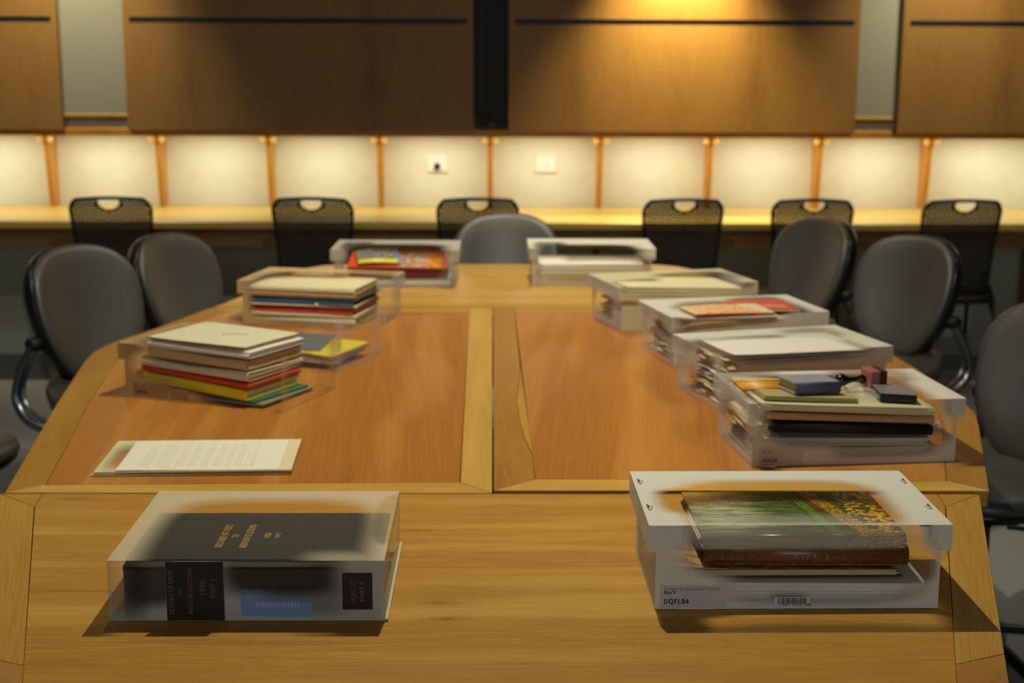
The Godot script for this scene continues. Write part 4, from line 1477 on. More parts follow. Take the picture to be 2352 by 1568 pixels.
	for i in prof.size() - 1:
		var p: Vector2 = prof[i]
		var q: Vector2 = prof[i + 1]
		s.s.set_smooth_group(1)
		s.quad(Vector3(-0.166, p.y, p.x), Vector3(0.166, p.y, p.x), Vector3(0.166, q.y, q.x), Vector3(-0.166, q.y, q.x))
		s.s.set_smooth_group(2)
		s.quad(Vector3(-0.166, q.y - 0.004, q.x), Vector3(0.166, q.y - 0.004, q.x), Vector3(0.166, p.y - 0.004, p.x), Vector3(-0.166, p.y - 0.004, p.x))
		s.s.set_smooth_group(3)
		s.quad(Vector3(-0.166, p.y - 0.004, p.x), Vector3(-0.166, p.y, p.x), Vector3(-0.166, q.y, q.x), Vector3(-0.166, q.y - 0.004, q.x))
		s.quad(Vector3(0.166, q.y - 0.004, q.x), Vector3(0.166, q.y, q.x), Vector3(0.166, p.y, p.x), Vector3(0.166, p.y - 0.004, p.x))
	s.quad(Vector3(0.166, 0.0765, -0.106), Vector3(-0.166, 0.0765, -0.106), Vector3(-0.166, 0.0725, -0.106), Vector3(0.166, 0.0725, -0.106))
	var cov := put("upper_board", s.done(), M.buckram, b)
	var lay := Basis(Vector3(0, 0, -1), Vector3(-1, 0, 0), Vector3(0, 1, 0))
	for e in [["RECORD OF VISIT", 0.0135, -0.0545, -0.005, 0.78], ["TO", 0.0125, -0.0385, -0.004, 0.75], ["MISSION STATIONS", 0.0135, -0.0215, -0.004, 0.72], ["1936", 0.0125, 0.005, -0.006, 0.78], ["PART 2", 0.0085, 0.0185, -0.006, 0.75]]:
		lettering(e[0], e[1], M.gold, cov, Transform3D(lay, Vector3(e[2], 0.0774, e[3])), "Droid Serif", true, e[4], HORIZONTAL_ALIGNMENT_CENTER)
	s = Shape.new()
	s.box(Vector3(0, 0.037, 0.1015), Vector3(0.332, 0.070, 0.006), 0.002)
	put("spine", s.done(), M.book_black, b)
	block("lower_board", Vector3(0, 0.0025, -0.002), Vector3(0.332, 0.004, 0.206), 0.0008, M.buckram, b)
	put("leaves", ream(0.32, 0.196, 0.0048, 0.0722, 0.005, 0.0008, 5), M.paper_aged, b)

func album_box() -> void:
	var k := "album"
	var t := archive_box("archive_box", "see-through white archive box with printed label and barcode, holding the flower-covered album", k, {
		"top": [1.0, [0.13, -0.1, 0.86, 0.80, 0.13, 1.0], [0.06, 0.2, 0.4, 0.66, 0.2, 1.0], [0.2, -0.1, 0.75, 0.17, 0.5, -0.3], [0.0, -0.1, 1.0, 0.045, 0.2, -0.55]],
		"front": [0.97, [0.09, 0.36, 0.945, 1.4, 0.10, 1.0], [0.25, 0.08, 0.93, 0.5, 0.22, 0.9], [0.85, 0.32, 0.985, 0.72, 0.3, 0.9], [-0.06, 0.66, 0.12, 1.3, 0.2, -0.95], [0.93, 0.72, 1.1, 1.3, 0.15, -1.0], [0.1, 0.72, 0.9, 1.1, 0.15, -0.3]],
		"left": [0.9, [0.3, 0.35, 0.6, 0.6, 0.6, 0.2]], "right": [0.5, [0.05, 0.0, 0.98, 1.2, 0.3, 1.0]], "back": [0.2, [0.05, -0.2, 0.95, 0.95, 0.2, 1.0]],
	}, M.card, M.card_cool_lit, BOXES)
	box_label(t, -0.183, 0.003, -0.094, 0.034, 0.1178, [["Oodgeroo Noonuccal Papers", 0.0062, 0.005, 0.0265, false, 0.93], ["Box 9", 0.0062, 0.005, 0.0215, true, 0.95], ["UQFL84", 0.0098, 0.0045, 0.0088, true, 0.95]])
	var bc := put("barcode_sticker", Shape.new().done_plate(Vector3(-0.006, 0.0105, 0.1178), 0.047, 0.0135), M.barcode, t)
	lettering("3 4067 03306 6686", 0.0042, M.ink, bc, Transform3D(Basis.IDENTITY, Vector3(-0.024, 0.0068, 0.1183)), "Droid Sans Mono", false, 0.9)
	# dark wedges laid on the lid, painting the shade inside its cut slots
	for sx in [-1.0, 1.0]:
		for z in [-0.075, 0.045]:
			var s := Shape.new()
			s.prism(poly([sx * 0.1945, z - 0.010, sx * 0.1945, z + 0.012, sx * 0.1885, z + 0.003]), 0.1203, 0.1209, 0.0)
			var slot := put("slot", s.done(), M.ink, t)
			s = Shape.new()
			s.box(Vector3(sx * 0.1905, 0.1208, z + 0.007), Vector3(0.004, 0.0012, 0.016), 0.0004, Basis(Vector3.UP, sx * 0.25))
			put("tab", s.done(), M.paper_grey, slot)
	folder("paper_folder", "thick grey-white folder of papers lying at the bottom under the albums", "folder", k, Vector3(0.016, 0.003, -0.008), 0.0, Vector3(0.325, 0.026, 0.205), M.paper_grey, M.paper, 3, "", 0.004, 0.002, 0.0008, Vector2(-0.6, 0.0))
	var n := folder("old_notebook", "worn old notebook with a torn brown scribbled cover, under the leather album", "notebook", k, Vector3(-0.004, 0.0315, -0.012), 1.0, Vector3(0.30, 0.0095, 0.185), null, M.paper_aged, 8, "", 0.0018, 0.003, 0.0, Vector2(-0.4, 0), 0.012, 0.004)
	var s := Shape.new()
	s.sheet(12, 8, func(u: float, v: float) -> Vector3: return Vector3(-0.158 + 0.30 * u + 0.002 * sin(v * 14.0) * (1.0 - u), 0.0112 + 0.006 * pow(1.0 - u, 6.0), -0.093 + 0.186 * v), func(_u: float, _v: float) -> float: return 0.001)
	put("cover", s.done(), M.torn_cover, n)
	block("lower_cover", Vector3(0.002, 0.0005, 0), Vector3(0.306, 0.001, 0.188), 0.0, M.book_black, n)
	book("leather_album", "brown cracked leather album with a rounded spine, between the notebook and the flower album", "album", k, Vector3(0.021, 0.0472, -0.012), -1.0, Vector3(0.278, 0.026, 0.186), M.leather_brown, M.leather_brown, M.paper_cream, Vector2(0, 0), 0.012)
	var a := book("photo_album", "photo album with a glossy printed cover of a green park and yellow tulips", "album", k, Vector3(0.014, 0.0735, -0.0125), 0.6, Vector3(0.276, 0.019, 0.2), M.forest, M.forest_spine, M.paper, Vector2(0, 0), 0.010)
	for i in 3:
		var leaf := Shape.new()
		leaf.sheet(10, 4, func(u: float, v: float) -> Vector3: return Vector3(-0.142 + 0.002 * i + 0.12 * u, 0.003 + 0.005 * i + (0.006 - 0.0028 * i) * pow(1.0 - u, 2.0), -0.085 + 0.165 * v), func(_u: float, _v: float) -> float: return 0.0008)
		put("loose_leaf", leaf.done(), M.paper_cream, a)

func stamp_box() -> void:
	var k := "stamp"
	var t := archive_box("archive_box", "see-through white archive box on the right, holding papers, a stamp and small blue book", k, {
		"top": [0.9, [0.02, -0.2, 0.86, 0.86, 0.14, 1.0], [-0.2, 0.1, 0.3, 1.2, 0.3, 0.6], [0.55, 0.55, 0.93, 1.02, 0.25, 0.6]],
		"front": [0.92, [0.04, 0.30, 0.92, 1.4, 0.12, 1.0], [0.40, 0.1, 0.90, 0.45, 0.3, 0.75], [0.82, 0.28, 0.985, 0.74, 0.35, 0.9], [0.92, 0.72, 1.1, 1.3, 0.12, -1.0], [-0.05, 0.02, 0.035, 0.98, 0.2, -0.8]],
		"left": [0.62, [0.18, 0.2, 0.75, 0.85, 0.35, 0.9]], "right": [0.6, [0.05, 0.1, 0.98, 1.2, 0.3, 1.0]], "back": [0.25, [0.02, -0.2, 0.98, 0.9, 0.1, 1.0]],
	}, M.card, M.card_cool_lit, BOXES)
	box_label(t, -0.178, 0.004, -0.095, 0.036, 0.1178, [["Box 11", 0.0062, 0.006, 0.0245, false, 0.9], ["UQFL84", 0.0085, 0.006, 0.0085, true, 0.92]])
	folder("paper_folder", "stack of grey-white folders under the black binder in the box with the stamp", "folder", k, Vector3(-0.012, 0.003, -0.006), 0.0, Vector3(0.318, 0.024, 0.215), M.paper_grey, M.paper_grey, 12, "", 0.006, 0.002, 0.0008)
	folder("paper_folder", "pale folder of papers resting on the grey-white folders below the black binder", "folder", k, Vector3(-0.008, 0.032, -0.006), 0.5, Vector3(0.312, 0.013, 0.212), M.paper, M.paper_grey, 13, "", 0.004, 0.002, 0.0008, Vector2(-1.6, 0))
	book("binder", "flat black binder lying tilted in the middle of the stack with the stamp", "binder", k, Vector3(0.002, 0.0535, -0.004), 0.0, Vector3(0.300, 0.018, 0.214), M.book_black, M.book_black, M.paper_aged, Vector2(-2.8, 0), 0.004)
	folder("paper_folder", "brownish cream folder lying on the black binder", "folder", k, Vector3(-0.004, 0.0765, -0.004), 0.0, Vector3(0.315, 0.012, 0.210), M.manila_dark, M.paper_aged, 14, "", 0.004, 0.002, 0.001, Vector2(-3.0, 0), 0.012, -0.006, true)
	folder("paper_folder", "pale green-cream folder in a clear sleeve under the pencils and ink pad", "folder", k, Vector3(-0.010, 0.0925, -0.004), 0.0, Vector3(0.325, 0.013, 0.210), M.manila_green, M.paper_cream, 15, "", 0.004, 0.003, 0.0012, Vector2(-3.4, 0), 0.012, -0.008, true)
	single("paper_bundle", "crumpled cream papers poking out of the left end of the stack under the stamp", "papers", ream(0.026, 0.18, 0.0, 0.028, 0.0035, 0.002, 61, 0.003, 0.006, -0.010), M.paper_cream, where(k, -0.1645, 0.044, 0.0), turn_of(k))
	single("notepad", "thin tan notepad under the small blue book", "notepad", ream(0.18, 0.13, 0.0, 0.008, 0.004, 0.0008, 16), M.olive, where(k, -0.074, 0.1105, 0.018), turn_of(k) + 2.0).rotation_degrees.z = -3.6
	var b := book("small_book", "small thick blue cloth book with tan page edges beside the pencils", "book", k, Vector3(-0.064, 0.1205, 0.030), 14.0, Vector3(0.096, 0.021, 0.075), M.slate_pale, M.book_blue, M.paper_aged, Vector2(-2.5, 0), 0.004)
	b.set_meta("label", "small thick blue cloth book with tan page edges beside the pencils")
	var pn := ["lying nearest the blue book's spine side, orange", "second in the row, yellow", "third in the row, orange", "fourth in the row, yellow", "hindmost of the row, orange"]
	for i in 5:
		var s := Shape.new()
		s.lathe([Vector2(0, 0), Vector2(0.0006, 0.0005), Vector2(0.0033, 0.014), Vector2(0.0034, 0.014), Vector2(0.0034, 0.12), Vector2(0, 0.12)], Vector3.ZERO, 6, Basis(Vector3.BACK, PI / 2))
		single("pencil", "pencil on the pale folder, " + pn[i], "pencil", s.done(), M.pencil if i % 2 == 0 else M.pencil_yellow, where(k, -0.068, 0.1225 + 0.0006 * i, 0.022 - i * 0.011), turn_of(k) + [1.0, -1.0, 0.5, 2.0, -0.5][i], "pencils beside the small blue book")
	# stamp lying on its side
	var st := thing("rubber_stamp", "rubber stamp lying on its side, glossy black turned handle on a pink and dark block", "stamp", where(k, 0.04, 0.107, -0.02), turn_of(k) + 4.0)
	var hs := Shape.new()
	hs.lathe([Vector2(0, -0.030), Vector2(0.007, -0.029), Vector2(0.0115, -0.024), Vector2(0.0125, -0.018), Vector2(0.011, -0.011), Vector2(0.007, -0.003), Vector2(0.005, 0.006), Vector2(0.0055, 0.014), Vector2(0.0085, 0.020), Vector2(0.009, 0.026), Vector2(0.006, 0.030), Vector2(0, 0.030)], Vector3(-0.004, 0.0185, 0), 24, Basis(Vector3.BACK, -PI / 2))
	put("handle", hs.done(), M.black_gloss, st)
	block("block", Vector3(0.036, 0.019, 0), Vector3(0.020, 0.038, 0.046), 0.002, M.pink, st)
	block("rubber_face", Vector3(0.053, 0.019, 0), Vector3(0.014, 0.038, 0.046), 0.0015, M.maroon_dark, st)
	var pd := thing("ink_pad", "closed dark ink pad tin with a grey top at the right of the stack", "ink pad", where(k, 0.1, 0.1015, 0.034), turn_of(k) - 8.0)
	pd.rotation_degrees.z = -3.0
	block("tin", Vector3(0, 0.008, 0), Vector3(0.068, 0.015, 0.082), 0.002, M.tin_dark, pd)
	block("tin_lid", Vector3(0, 0.0165, 0), Vector3(0.068, 0.002, 0.082), 0.0008, M.tin_top, pd)
	crumpled("plastic_bag", "crumpled clear plastic bag end hanging out at the right of the stamp box papers", where(k, 0.159, 0.062, 0.055), turn_of(k), Vector2(0.05, 0.075), 0.016, 5)
	crumpled("plastic_bag", "clear plastic sleeve lying loosely between the small blue book and the ink pad", where(k, 0.05, 0.112, 0.02), turn_of(k), Vector2(0.09, 0.09), 0.007, 8)

func crumpled(called: String, label: String, at: Vector3, turn: float, size: Vector2, rough: float, sd: int) -> void:
	var n := noise(2.2, sd, FastNoiseLite.TYPE_CELLULAR, 2)
	n.cellular_return_type = FastNoiseLite.RETURN_DISTANCE
	var n2 := noise(1.4, sd + 3)
	var s := Shape.new()
	s.sheet(22, 22, func(u: float, v: float) -> Vector3: return Vector3((u - 0.5) * size.x, rough * (1.6 * n.get_noise_2d(u * 2.0, v * 2.0) + n2.get_noise_2d(u * 1.5, v * 1.5)) + rough - 0.01 * u * float(size.x < 0.06), (v - 0.5) * size.y), func(_u: float, _v: float) -> float: return 0.0006)
	single(called, label, "plastic bag", s.done(), M.plastic, at, turn)

func frayed_box() -> void:
	var k := "frayed"
	archive_box("archive_box", "see-through white archive box with frayed papers bursting from its left end", k, {
		"top": [0.92, [0.04, -0.3, 0.84, 0.72, 0.16, 1.0], [-0.1, -0.2, 0.2, 0.7, 0.3, 0.8], [0.6, 0.5, 0.92, 0.95, 0.3, 0.6]],
		"front": [0.93, [0.05, 0.80, 0.88, 1.4, 0.12, 0.95], [-0.1, 0.55, 0.10, 1.1, 0.25, 0.9]],
		"left": [0.5, [0.1, 0.12, 0.72, 0.98, 0.3, 1.0]], "right": [0.5], "back": [0.3, [0.02, -0.2, 0.98, 0.9, 0.1, 1.0]],
	}, M.card, M.card_cool_lit, BOXES)
	folder("paper_bundle", "lowest bundle of crumpled cream papers in the frayed box", "papers", k, Vector3(0.008, 0.003, -0.004), 0.0, Vector3(0.318, 0.027, 0.205), null, M.paper_cream, 31, "", 0.0028, 0.005, 0.003, Vector2.ZERO, 0.014, 0.014)
	folder("paper_bundle", "middle bundle of curled white and cream papers in the frayed box", "papers", k, Vector3(0.010, 0.0385, -0.004), 1.0, Vector3(0.315, 0.0265, 0.204), null, M.paper, 32, "", 0.0028, 0.005, 0.002, Vector2.ZERO, 0.014, -0.016)
	folder("paper_bundle", "upper bundle of aged papers with curling left edges in the frayed box", "papers", k, Vector3(0.010, 0.0745, -0.004), -1.0, Vector3(0.315, 0.0255, 0.204), null, M.paper_cream, 33, "", 0.0028, 0.005, 0.002, Vector2.ZERO, 0.014, -0.016)
	folder("paper_folder", "flat white folder with a ragged yellow-edged front on top of the frayed box papers", "folder", k, Vector3(0.004, 0.1048, -0.002), 1.0, Vector3(0.326, 0.008, 0.205), M.paper, M.olive, 34, "", 0.002, 0.003, 0.0015, Vector2(-1.6, 0))

func booklet_box() -> void:
	var k := "booklets"
	archive_box("archive_box", "see-through white archive box holding orange and red booklets on top of papers", k, {
		"top": [0.92, [0.12, -0.2, 0.90, 0.72, 0.14, 1.0], [0.55, 0.5, 0.9, 0.92, 0.25, 0.9], [0.2, 0.4, 0.6, 0.85, 0.3, 0.4]],
		"front": [0.95, [0.02, 0.76, 0.74, 1.4, 0.14, 1.0], [0.0, 0.35, 0.42, 0.8, 0.25, 0.9]],
		"left": [0.45, [0.15, 0.12, 0.8, 0.85, 0.3, 1.0]], "right": [0.5], "back": [0.4, [0.02, -0.2, 0.98, 0.85, 0.1, 1.0]],
	}, M.card, M.card_cool_lit, BOXES)
	folder("paper_bundle", "lower white papers under the booklets with loose left edges", "papers", k, Vector3(0.006, 0.003, -0.004), 0.0, Vector3(0.325, 0.045, 0.207), null, M.paper, 41, "", 0.0045, 0.005, 0.002, Vector2.ZERO, 0.02, -0.006)
	folder("paper_bundle", "upper aged papers directly under the orange and red booklets", "papers", k, Vector3(0.004, 0.050, -0.004), 1.0, Vector3(0.325, 0.05, 0.206), null, M.paper_aged, 42, "", 0.004, 0.005, 0.002, Vector2.ZERO, 0.016, -0.006)
	folder("paper_folder", "tan folder with its corner showing left of the orange booklet", "folder", k, Vector3(-0.04, 0.102, 0.002), -3.0, Vector3(0.25, 0.007, 0.19), M.manila, M.paper_aged, 43, "", 0.003, 0.002, 0.0008)
	flat_print("booklet", "orange patterned booklet with a red front edge", k, Vector3(-0.028, 0.112, 0.035), 1.0, Vector3(0.205, 0.006, 0.115), M.booklet_orange, M.red)
	flat_print("booklet", "plain red booklet lying behind and right of the orange one", k, Vector3(0.085, 0.1095, -0.02), -4.0, Vector3(0.165, 0.006, 0.13), M.booklet_red, M.paper_cream)

# thin printed booklet: leaves with a coloured front edge, and a printed cover that bends a little
func flat_print(called: String, label: String, key: String, at: Vector3, turn: float, size: Vector3, cover: Material, edge: Material, lean := Vector2.ZERO, bend := 0.002) -> Node3D:
	var t := thing(called, label, "booklet", where(key, at.x, at.y, at.z), turn_of(key) + turn)
	t.rotation_degrees.z = lean.x
	t.rotation_degrees.x = lean.y
	var f := func(u: float, v: float) -> float: return bend * sin(u * 3.0 + v)
	var s := Shape.new()
	s.sheet(14, 8, func(u: float, v: float) -> Vector3: return Vector3((u - 0.5) * size.x, size.y + f.call(u, v), (v - 0.5) * size.z), func(_u: float, _v: float) -> float: return 0.0008)
	put("front_cover", s.done(), cover, t)
	s = Shape.new()
	s.sheet(14, 8, func(u: float, v: float) -> Vector3: return Vector3((u - 0.5) * size.x * 0.99, size.y - 0.001 + f.call(u, v), (v - 0.5) * size.z * 0.99), func(_u: float, _v: float) -> float: return size.y - 0.0015)
	put("pages", s.done(), edge, t)
	return t

func cream_box() -> void:
	var k := "cream"
	archive_box("archive_box", "see-through white archive box holding a tall even stack of cream folders", k, {
		"top": [0.9, [0.04, -0.2, 0.90, 0.5, 0.15, 1.0], [0.42, 0.2, 0.97, 0.84, 0.22, 1.0]],
		"front": [0.97, [0.02, 0.74, 0.97, 1.5, 0.06, 1.0]],
		"left": [0.75, [0.3, 0.15, 0.9, 0.72, 0.3, 0.95]], "right": [0.7], "back": [0.5, [0.02, -0.2, 0.98, 0.85, 0.1, 1.0]],
	}, M.card_cream, M.card_cool_lit, BOXES)
	folder("paper_bundle", "lower loose papers behind the front of the cream-folder box, ends poking left", "papers", k, Vector3(0.006, 0.003, -0.006), 0.0, Vector3(0.325, 0.061, 0.20), null, M.paper_cream, 51, "", 0.005, 0.006, 0.002, Vector2.ZERO, 0.02, -0.01)
	for i in 4:
		folder("paper_folder", ["lowest of the cream folders", "second cream folder from below", "third cream folder from below", "topmost cream folder"][i] + " in the tall even stack under the see-through lid", "folder", k, Vector3(-0.008 + 0.003 * (i % 2), 0.077 + i * 0.0085, 0.003 - 0.001 * i), -0.6 + 0.5 * i, Vector3(0.338, 0.0075, 0.208), M.folder_cream, M.paper, 52 + i, "cream folders in the tall stack", 0.002, 0.0015, 0.0006, Vector2(-3.2, 0), 0.0, 0.0, true)

func white_box() -> void:
	var k := "white"
	archive_box("archive_box", "see-through white archive box at the far end, right of the lone end chair's middle", k, {
		"top": [0.95, [0.06, -0.3, 0.86, 0.42, 0.2, 1.0], [0.05, 0.1, 0.30, 0.66, 0.35, 0.9]],
		"front": [0.5, [0.05, 0.12, 0.90, 1.3, 0.14, 1.0], [0.88, 0.1, 0.99, 0.72, 0.3, 0.85], [0.93, 0.74, 1.1, 1.3, 0.12, -0.9]],
		"left": [0.7], "right": [0.6], "back": [0.5, [0.03, -0.2, 0.97, 0.9, 0.1, 1.0]],
	}, M.card, M.card_cool_lit, BOXES)
	for i in 4:
		folder("paper_folder", ["lowest folder", "second folder from below", "third folder from below", "topmost and whitest folder"][i] + " of the white stack at the far end of the table", "folder", k, Vector3(-0.002 + 0.002 * (i % 2), 0.004 + i * 0.0158, 0.0), 0.8 * (i % 2), Vector3(0.33, 0.0152, 0.205), M.paper if i == 3 else M.paper_cream if i % 2 else M.manila, M.paper if i > 1 else M.paper_aged, 62 + i, "white folders at the far end", 0.003, 0.0015, 0.001)
	var s := Shape.new()
	s.sheet(3, 8, func(u: float, v: float) -> Vector3: return Vector3(-0.178 + 0.008 * u, 0.068 - 0.052 * v, 0.03 + 0.075 * v), func(_u: float, _v: float) -> float: return 0.002)
	single("ribbon", "rusty brown ribbon at the left end of the white stack", "ribbon", s.done(), M.brown, where(k, 0, 0, 0), turn_of(k))

func comics_box() -> void:
	var k := "comics"
	archive_box("archive_box", "see-through grey archive box at the far end, left, holding bright illustrated magazines", k, {
		"top": [0.9, [0.10, -0.3, 0.9, 0.60, 0.2, 1.0], [0.06, 0.1, 0.30, 0.8, 0.35, 0.8]],
		"front": [0.38, [0.05, 0.12, 0.93, 1.3, 0.15, 1.0], [-0.05, 0.70, 0.10, 1.2, 0.3, -0.85], [0.92, 0.6, 1.1, 1.3, 0.2, -0.7], [0.3, -0.1, 1.0, 0.10, 0.3, -0.6]],
		"left": [0.7], "right": [0.55], "back": [0.5, [0.03, -0.2, 0.97, 0.9, 0.1, 1.0]],
	}, M.card_grey, M.card_cool_lit, BOXES)
	folder("paper_folder", "pale grey-white papers at the bottom of the box of illustrated magazines", "folder", k, Vector3(0.012, 0.004, 0.0), 0.0, Vector3(0.33, 0.022, 0.205), M.paper_grey, M.paper, 71, "", 0.004, 0.002, 0.001)
	folder("paper_bundle", "dark red-brown bundle of magazines under the orange illustrated cover", "magazines", k, Vector3(0.006, 0.029, 0.0), -0.5, Vector3(0.315, 0.026, 0.20), M.brown, M.maroon, 72, "", 0.004, 0.003, 0.001)
	flat_print("magazine", "orange magazine with a brown and white picture, topmost across the far left box", k, Vector3(0.004, 0.0688, -0.002), 1.0, Vector3(0.315, 0.005, 0.205), M.comic, M.brown, Vector2(0, 7.0))
	flat_print("magazine", "black and white photo magazine with a yellow strip along its front edge", k, Vector3(-0.062, 0.0822, 0.008), 9.0, Vector3(0.135, 0.003, 0.165), M.photo_mag, M.paper, Vector2(3.0, 7.0), 0.005)
	folder("paper_folder", "narrow white folder standing at the right end of the box of illustrated magazines", "folder", k, Vector3(0.172, 0.028, 0.0), 0.0, Vector3(0.012, 0.045, 0.17), null, M.paper, 74, "", 0.006, 0.001, 0.0)

func blue_box() -> void:
	var k := "blue"
	archive_box("archive_box", "see-through tan archive box on the left, holding a stack with blue and red folders", k, {
		"top": [0.92, [0.08, -0.3, 1.1, 0.74, 0.16, 1.0], [0.6, 0.5, 0.98, 0.97, 0.25, 0.6]],
		"front": [0.9, [0.05, 0.05, 1.1, 1.3, 0.10, 1.0]],
		"left": [0.8], "right": [0.55, [0.02, 0.05, 0.6, 1.1, 0.5, 0.75]], "back": [0.4, [0.02, -0.2, 0.98, 0.9, 0.1, 1.0]],
	}, M.card_tan, M.card_cool_lit, BOXES)
	var y := 0.004
	var rows := [
		[0.017, M.manila, M.paper_cream, "lowest tan folder of the stack with the blue folders", 0.004], [0.010, M.paper_cream, M.paper, "cream folder under the dark red folder on the left of the table", 0.003],
		[0.006, M.red, M.maroon, "red folder just below the dark red one in the left stack", 0.003], [0.007, M.maroon, M.paper_aged, "dark red folder under the cream and blue ones", 0.003], [0.006, M.paper_cream, M.paper, "cream folder between the dark red and the blue folders", 0.003],
		[0.008, M.blue, M.slate, "blue folder in the middle of the left stack", 0.004], [0.005, M.green_dark, M.paper_aged, "dark green folder lying on the blue folder", 0.003],
		[0.013, M.manila_dark, M.paper_aged, "brownish folder of aged papers under the topmost cream folder", 0.003], [0.013, M.folder_cream, M.paper_cream, "topmost cream folder with faint pencil marks, on the stack with the blue folders", 0.004],
	]
	for i in rows.size():
		var r: Array = rows[i]
		folder("paper_folder", r[3], "folder", k, Vector3(-0.022 + 0.004 * sin(i * 2.3), y, 0.002 * sin(i * 1.7)), -2.0 + 1.6 * sin(i * 1.9), Vector3(0.302, r[0], 0.205), r[1], r[2], 80 + i, "folders of the left stack", 0.003, r[4], 0.0009, Vector2.ZERO, 0.0, 0.0, true)
		y += r[0] + 0.0018
	var s := Shape.new()
	s.sheet(2, 4, func(u: float, v: float) -> Vector3: return Vector3(0.008 * u, 0.010 - 0.012 * v, 0.018 * v), func(_u: float, _v: float) -> float: return 0.0008)
	single("paper_tag", "small cream paper tag hanging out of the blue folder", "tag", s.done(), M.paper_cream, where(k, 0.01, 0.060, 0.098), turn_of(k) + 15.0)

func yellow_box() -> void:
	var k := "yellow"
	var t := archive_box("archive_box", "see-through tan archive box, nearest on the left, holding the stack with the yellow folder", k, {
		"top": [0.75, [0.05, -0.2, 1.2, 1.3, 0.14, 1.0], [-0.05, 0.0, 0.2, 0.3, 0.5, 0.3]],
		"front": [0.95, [0.05, 0.36, 1.2, 0.92, 0.10, 1.0], [0.10, 0.80, 1.3, 1.4, 0.12, 1.0], [0.22, 0.20, 1.2, 0.6, 0.25, 1.0], [0.50, 0.0, 1.2, 0.5, 0.25, 1.0], [0.7, -0.3, 0.98, 0.4, 0.2, 0.8]],
		"left": [0.8], "right": [0.4, [0.05, 0.16, 0.88, 1.2, 0.25, 1.0]], "back": [0.2, [0.02, -0.2, 0.98, 0.9, 0.1, 1.0]],
	}, M.card_tan, M.card_tan, BOXES)
	box_label(t, -0.172, 0.006, -0.085, 0.034, 0.1178, [["UQFL84", 0.008, 0.008, 0.0095, true, 0.92]], M.label_tan)
	box_label(t, -0.078, 0.006, -0.035, 0.028, 0.1178, [], M.label_tan)
	folder("paper_folder", "flat olive-grey folder at the very bottom right of the stack with the yellow folder", "folder", k, Vector3(0.02, 0.003, -0.004), -5.0, Vector3(0.25, 0.006, 0.19), M.slate_green, M.paper_grey, 91, "", 0.003, 0.002, 0.0008)
	folder("paper_folder", "green folder with its corner showing at the lower right of the left stack", "folder", k, Vector3(0.014, 0.0098, -0.006), -9.0, Vector3(0.235, 0.004, 0.185), M.green, M.paper, 92, "", 0.002, 0.002, 0.0008)
	folder("paper_folder", "bright yellow folder sloping near the bottom of the left stack", "folder", k, Vector3(-0.022, 0.024, 0.002), -6.0, Vector3(0.275, 0.020, 0.192), M.yellow, M.paper_cream, 93, "", 0.004, 0.004, 0.001, Vector2(-3.0, 0), 0.0, 0.0, true)
	folder("paper_folder", "red folder in the middle of the left stack, above the yellow one", "folder", k, Vector3(-0.022, 0.0478, 0.0), -6.0, Vector3(0.285, 0.010, 0.192), M.red, M.paper_cream, 94, "", 0.003, 0.003, 0.0008, Vector2(-2.6, 0), 0.0, 0.0, true)
	folder("paper_bundle", "wavy cream bundle of papers on the red folder", "papers", k, Vector3(-0.022, 0.0612, 0.0), -6.0, Vector3(0.285, 0.017, 0.192), M.manila, M.paper_cream, 95, "", 0.003, 0.004, 0.0035, Vector2(-1.5, 0), 0.0, 0.0, true)
	folder("paper_bundle", "thick bundle of aged papers under the white folder of the left stack", "papers", k, Vector3(-0.012, 0.0835, 0.0), -7.0, Vector3(0.265, 0.019, 0.192), M.paper_aged, M.paper_aged, 96, "", 0.003, 0.003, 0.002, Vector2(-0.8, 0), 0.0, 0.0, true)
	folder("paper_folder", "white folder with loose sheet edges under the topmost tan folder", "folder", k, Vector3(-0.01, 0.1062, 0.0), -7.0, Vector3(0.272, 0.012, 0.192), M.paper, M.paper, 97, "", 0.003, 0.003, 0.0015, Vector2.ZERO, 0.0, 0.0, true)
	var f := folder("paper_folder", "topmost tan folder with a pencil mark, on the nearest left stack", "folder", k, Vector3(-0.016, 0.1205, 0.0), -7.0, Vector3(0.258, 0.008, 0.19), M.manila, M.manila_dark, 98, "", 0.003, 0.002, 0.001)
	var s := Shape.new()
	s.tube(smooth_path([Vector3(0.0, 0.0095, 0.01), Vector3(0.025, 0.0096, -0.01), Vector3(0.04, 0.0096, -0.016), Vector3(0.052, 0.0096, -0.014)], 4), 0.0005, 5)
	put("pencil_mark", s.done(), M.ink_pale, f)

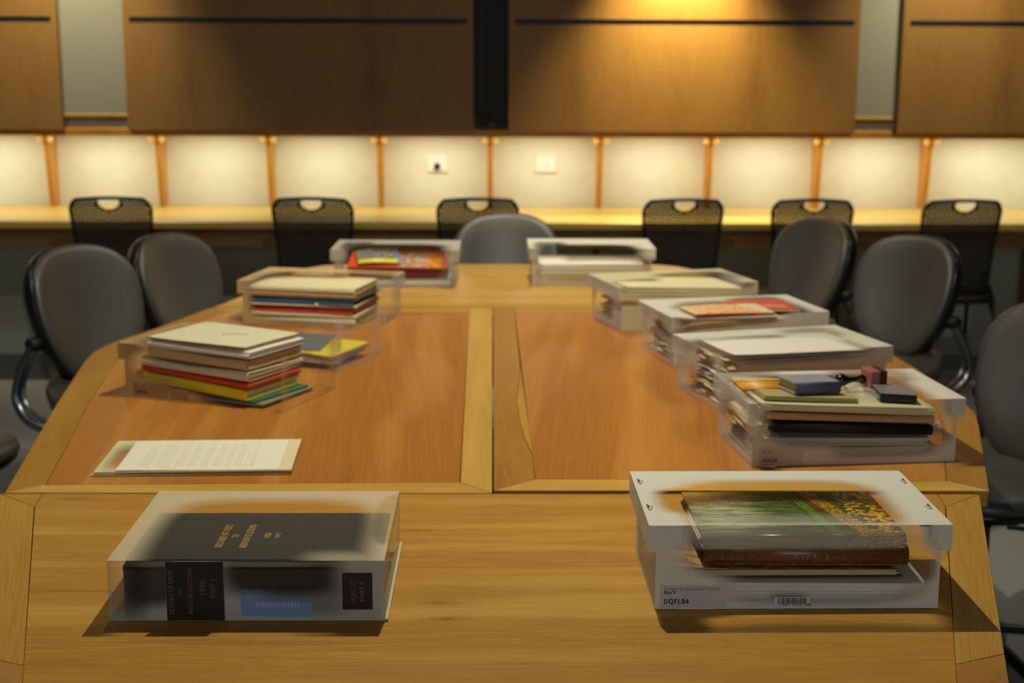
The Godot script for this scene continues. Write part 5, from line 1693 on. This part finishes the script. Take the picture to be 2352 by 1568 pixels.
func faint_box() -> void:
	var k := "faint"
	archive_box("archive_box", "almost clear archive box behind the nearest left one, around the yellow booklet", k, {
		"top": [0.0], "front": [0.16, [-0.1, 0.1, 0.85, 1.2, 0.3, 1.0], [0.0, 0.1, 1.2, 1.2, 0.3, 0.6]], "right": [0.42, [0.1, 0.1, 0.9, 1.2, 0.3, 0.9]],
	}, M.card_cool_lit, M.card_cool_lit, BOXES)
	flat_print("booklet", "pale worn booklet lying under the yellow booklet", k, Vector3(0.106, 0.014, 0.008), 1.0, Vector3(0.125, 0.010, 0.18), M.paper_cream, M.paper_grey)
	flat_print("booklet", "yellow booklet with a faded brown print, in the almost clear box", k, Vector3(0.113, 0.027, 0.008), -3.0, Vector3(0.125, 0.008, 0.18), M.booklet_yellow, M.olive)
	flat_print("booklet", "grey-blue booklet left of the yellow booklet", k, Vector3(0.035, 0.036, 0.0), 15.0, Vector3(0.135, 0.006, 0.178), M.slate, M.paper_grey)

func typed_folder() -> void:
	var t := thing("document_folder", "open-edged cream folder lying flat at the left under the typed sheet", "folder", Vector3(-0.531, TOP + 0.0005, -2.524), 2.4)
	var id := func(u: float, v: float) -> Vector2: return Vector2(u, v)
	for i in 2:
		var s := Shape.new()
		s.has_color = true
		var y := 0.003 + i * 0.005
		card_face(s, Vector3(-0.171 + 0.004 * i, y, 0.102), Vector3(0.342, 0.0005 * i, 0), Vector3(0, 0.0002, -0.204), Vector3.UP, 0.0016, [1.0, [0.03, 0.08, 0.24, 0.82, 0.5, 0.96]], id, 40, 26)
		for sd in [1.0, -1.0]:
			card_face(s, Vector3(-0.171 + 0.004 * i, y - 0.0026, 0.102 * sd), Vector3(0.342, 0, 0), Vector3(0, 0.0026, 0), Vector3(0, 0, sd), 0.001, [1.0], id, 12, 1)
		card_face(s, Vector3(0.171 + 0.004 * i, y - 0.0026, 0.102), Vector3(0, 0, -0.204), Vector3(0, 0.0026, 0), Vector3.RIGHT, 0.001, [1.0], id, 8, 1)
		put("leaf", s.done(), M.folder_leaf, t)
	var s := Shape.new()
	s.sheet(10, 6, func(u: float, v: float) -> Vector3: return Vector3(-0.141 + 0.282 * u, 0.0006 + 0.0006 * sin(u * 3.0 + v * 2.0), -0.097 + 0.194 * v), func(_u: float, _v: float) -> float: return 0.0005)
	single("typed_sheet", "white typed sheet with faint paragraphs, on the cream folder at the left", "paper", s.done(), M.page, Vector3(-0.52, TOP + 0.0095, -2.522), 2.4)
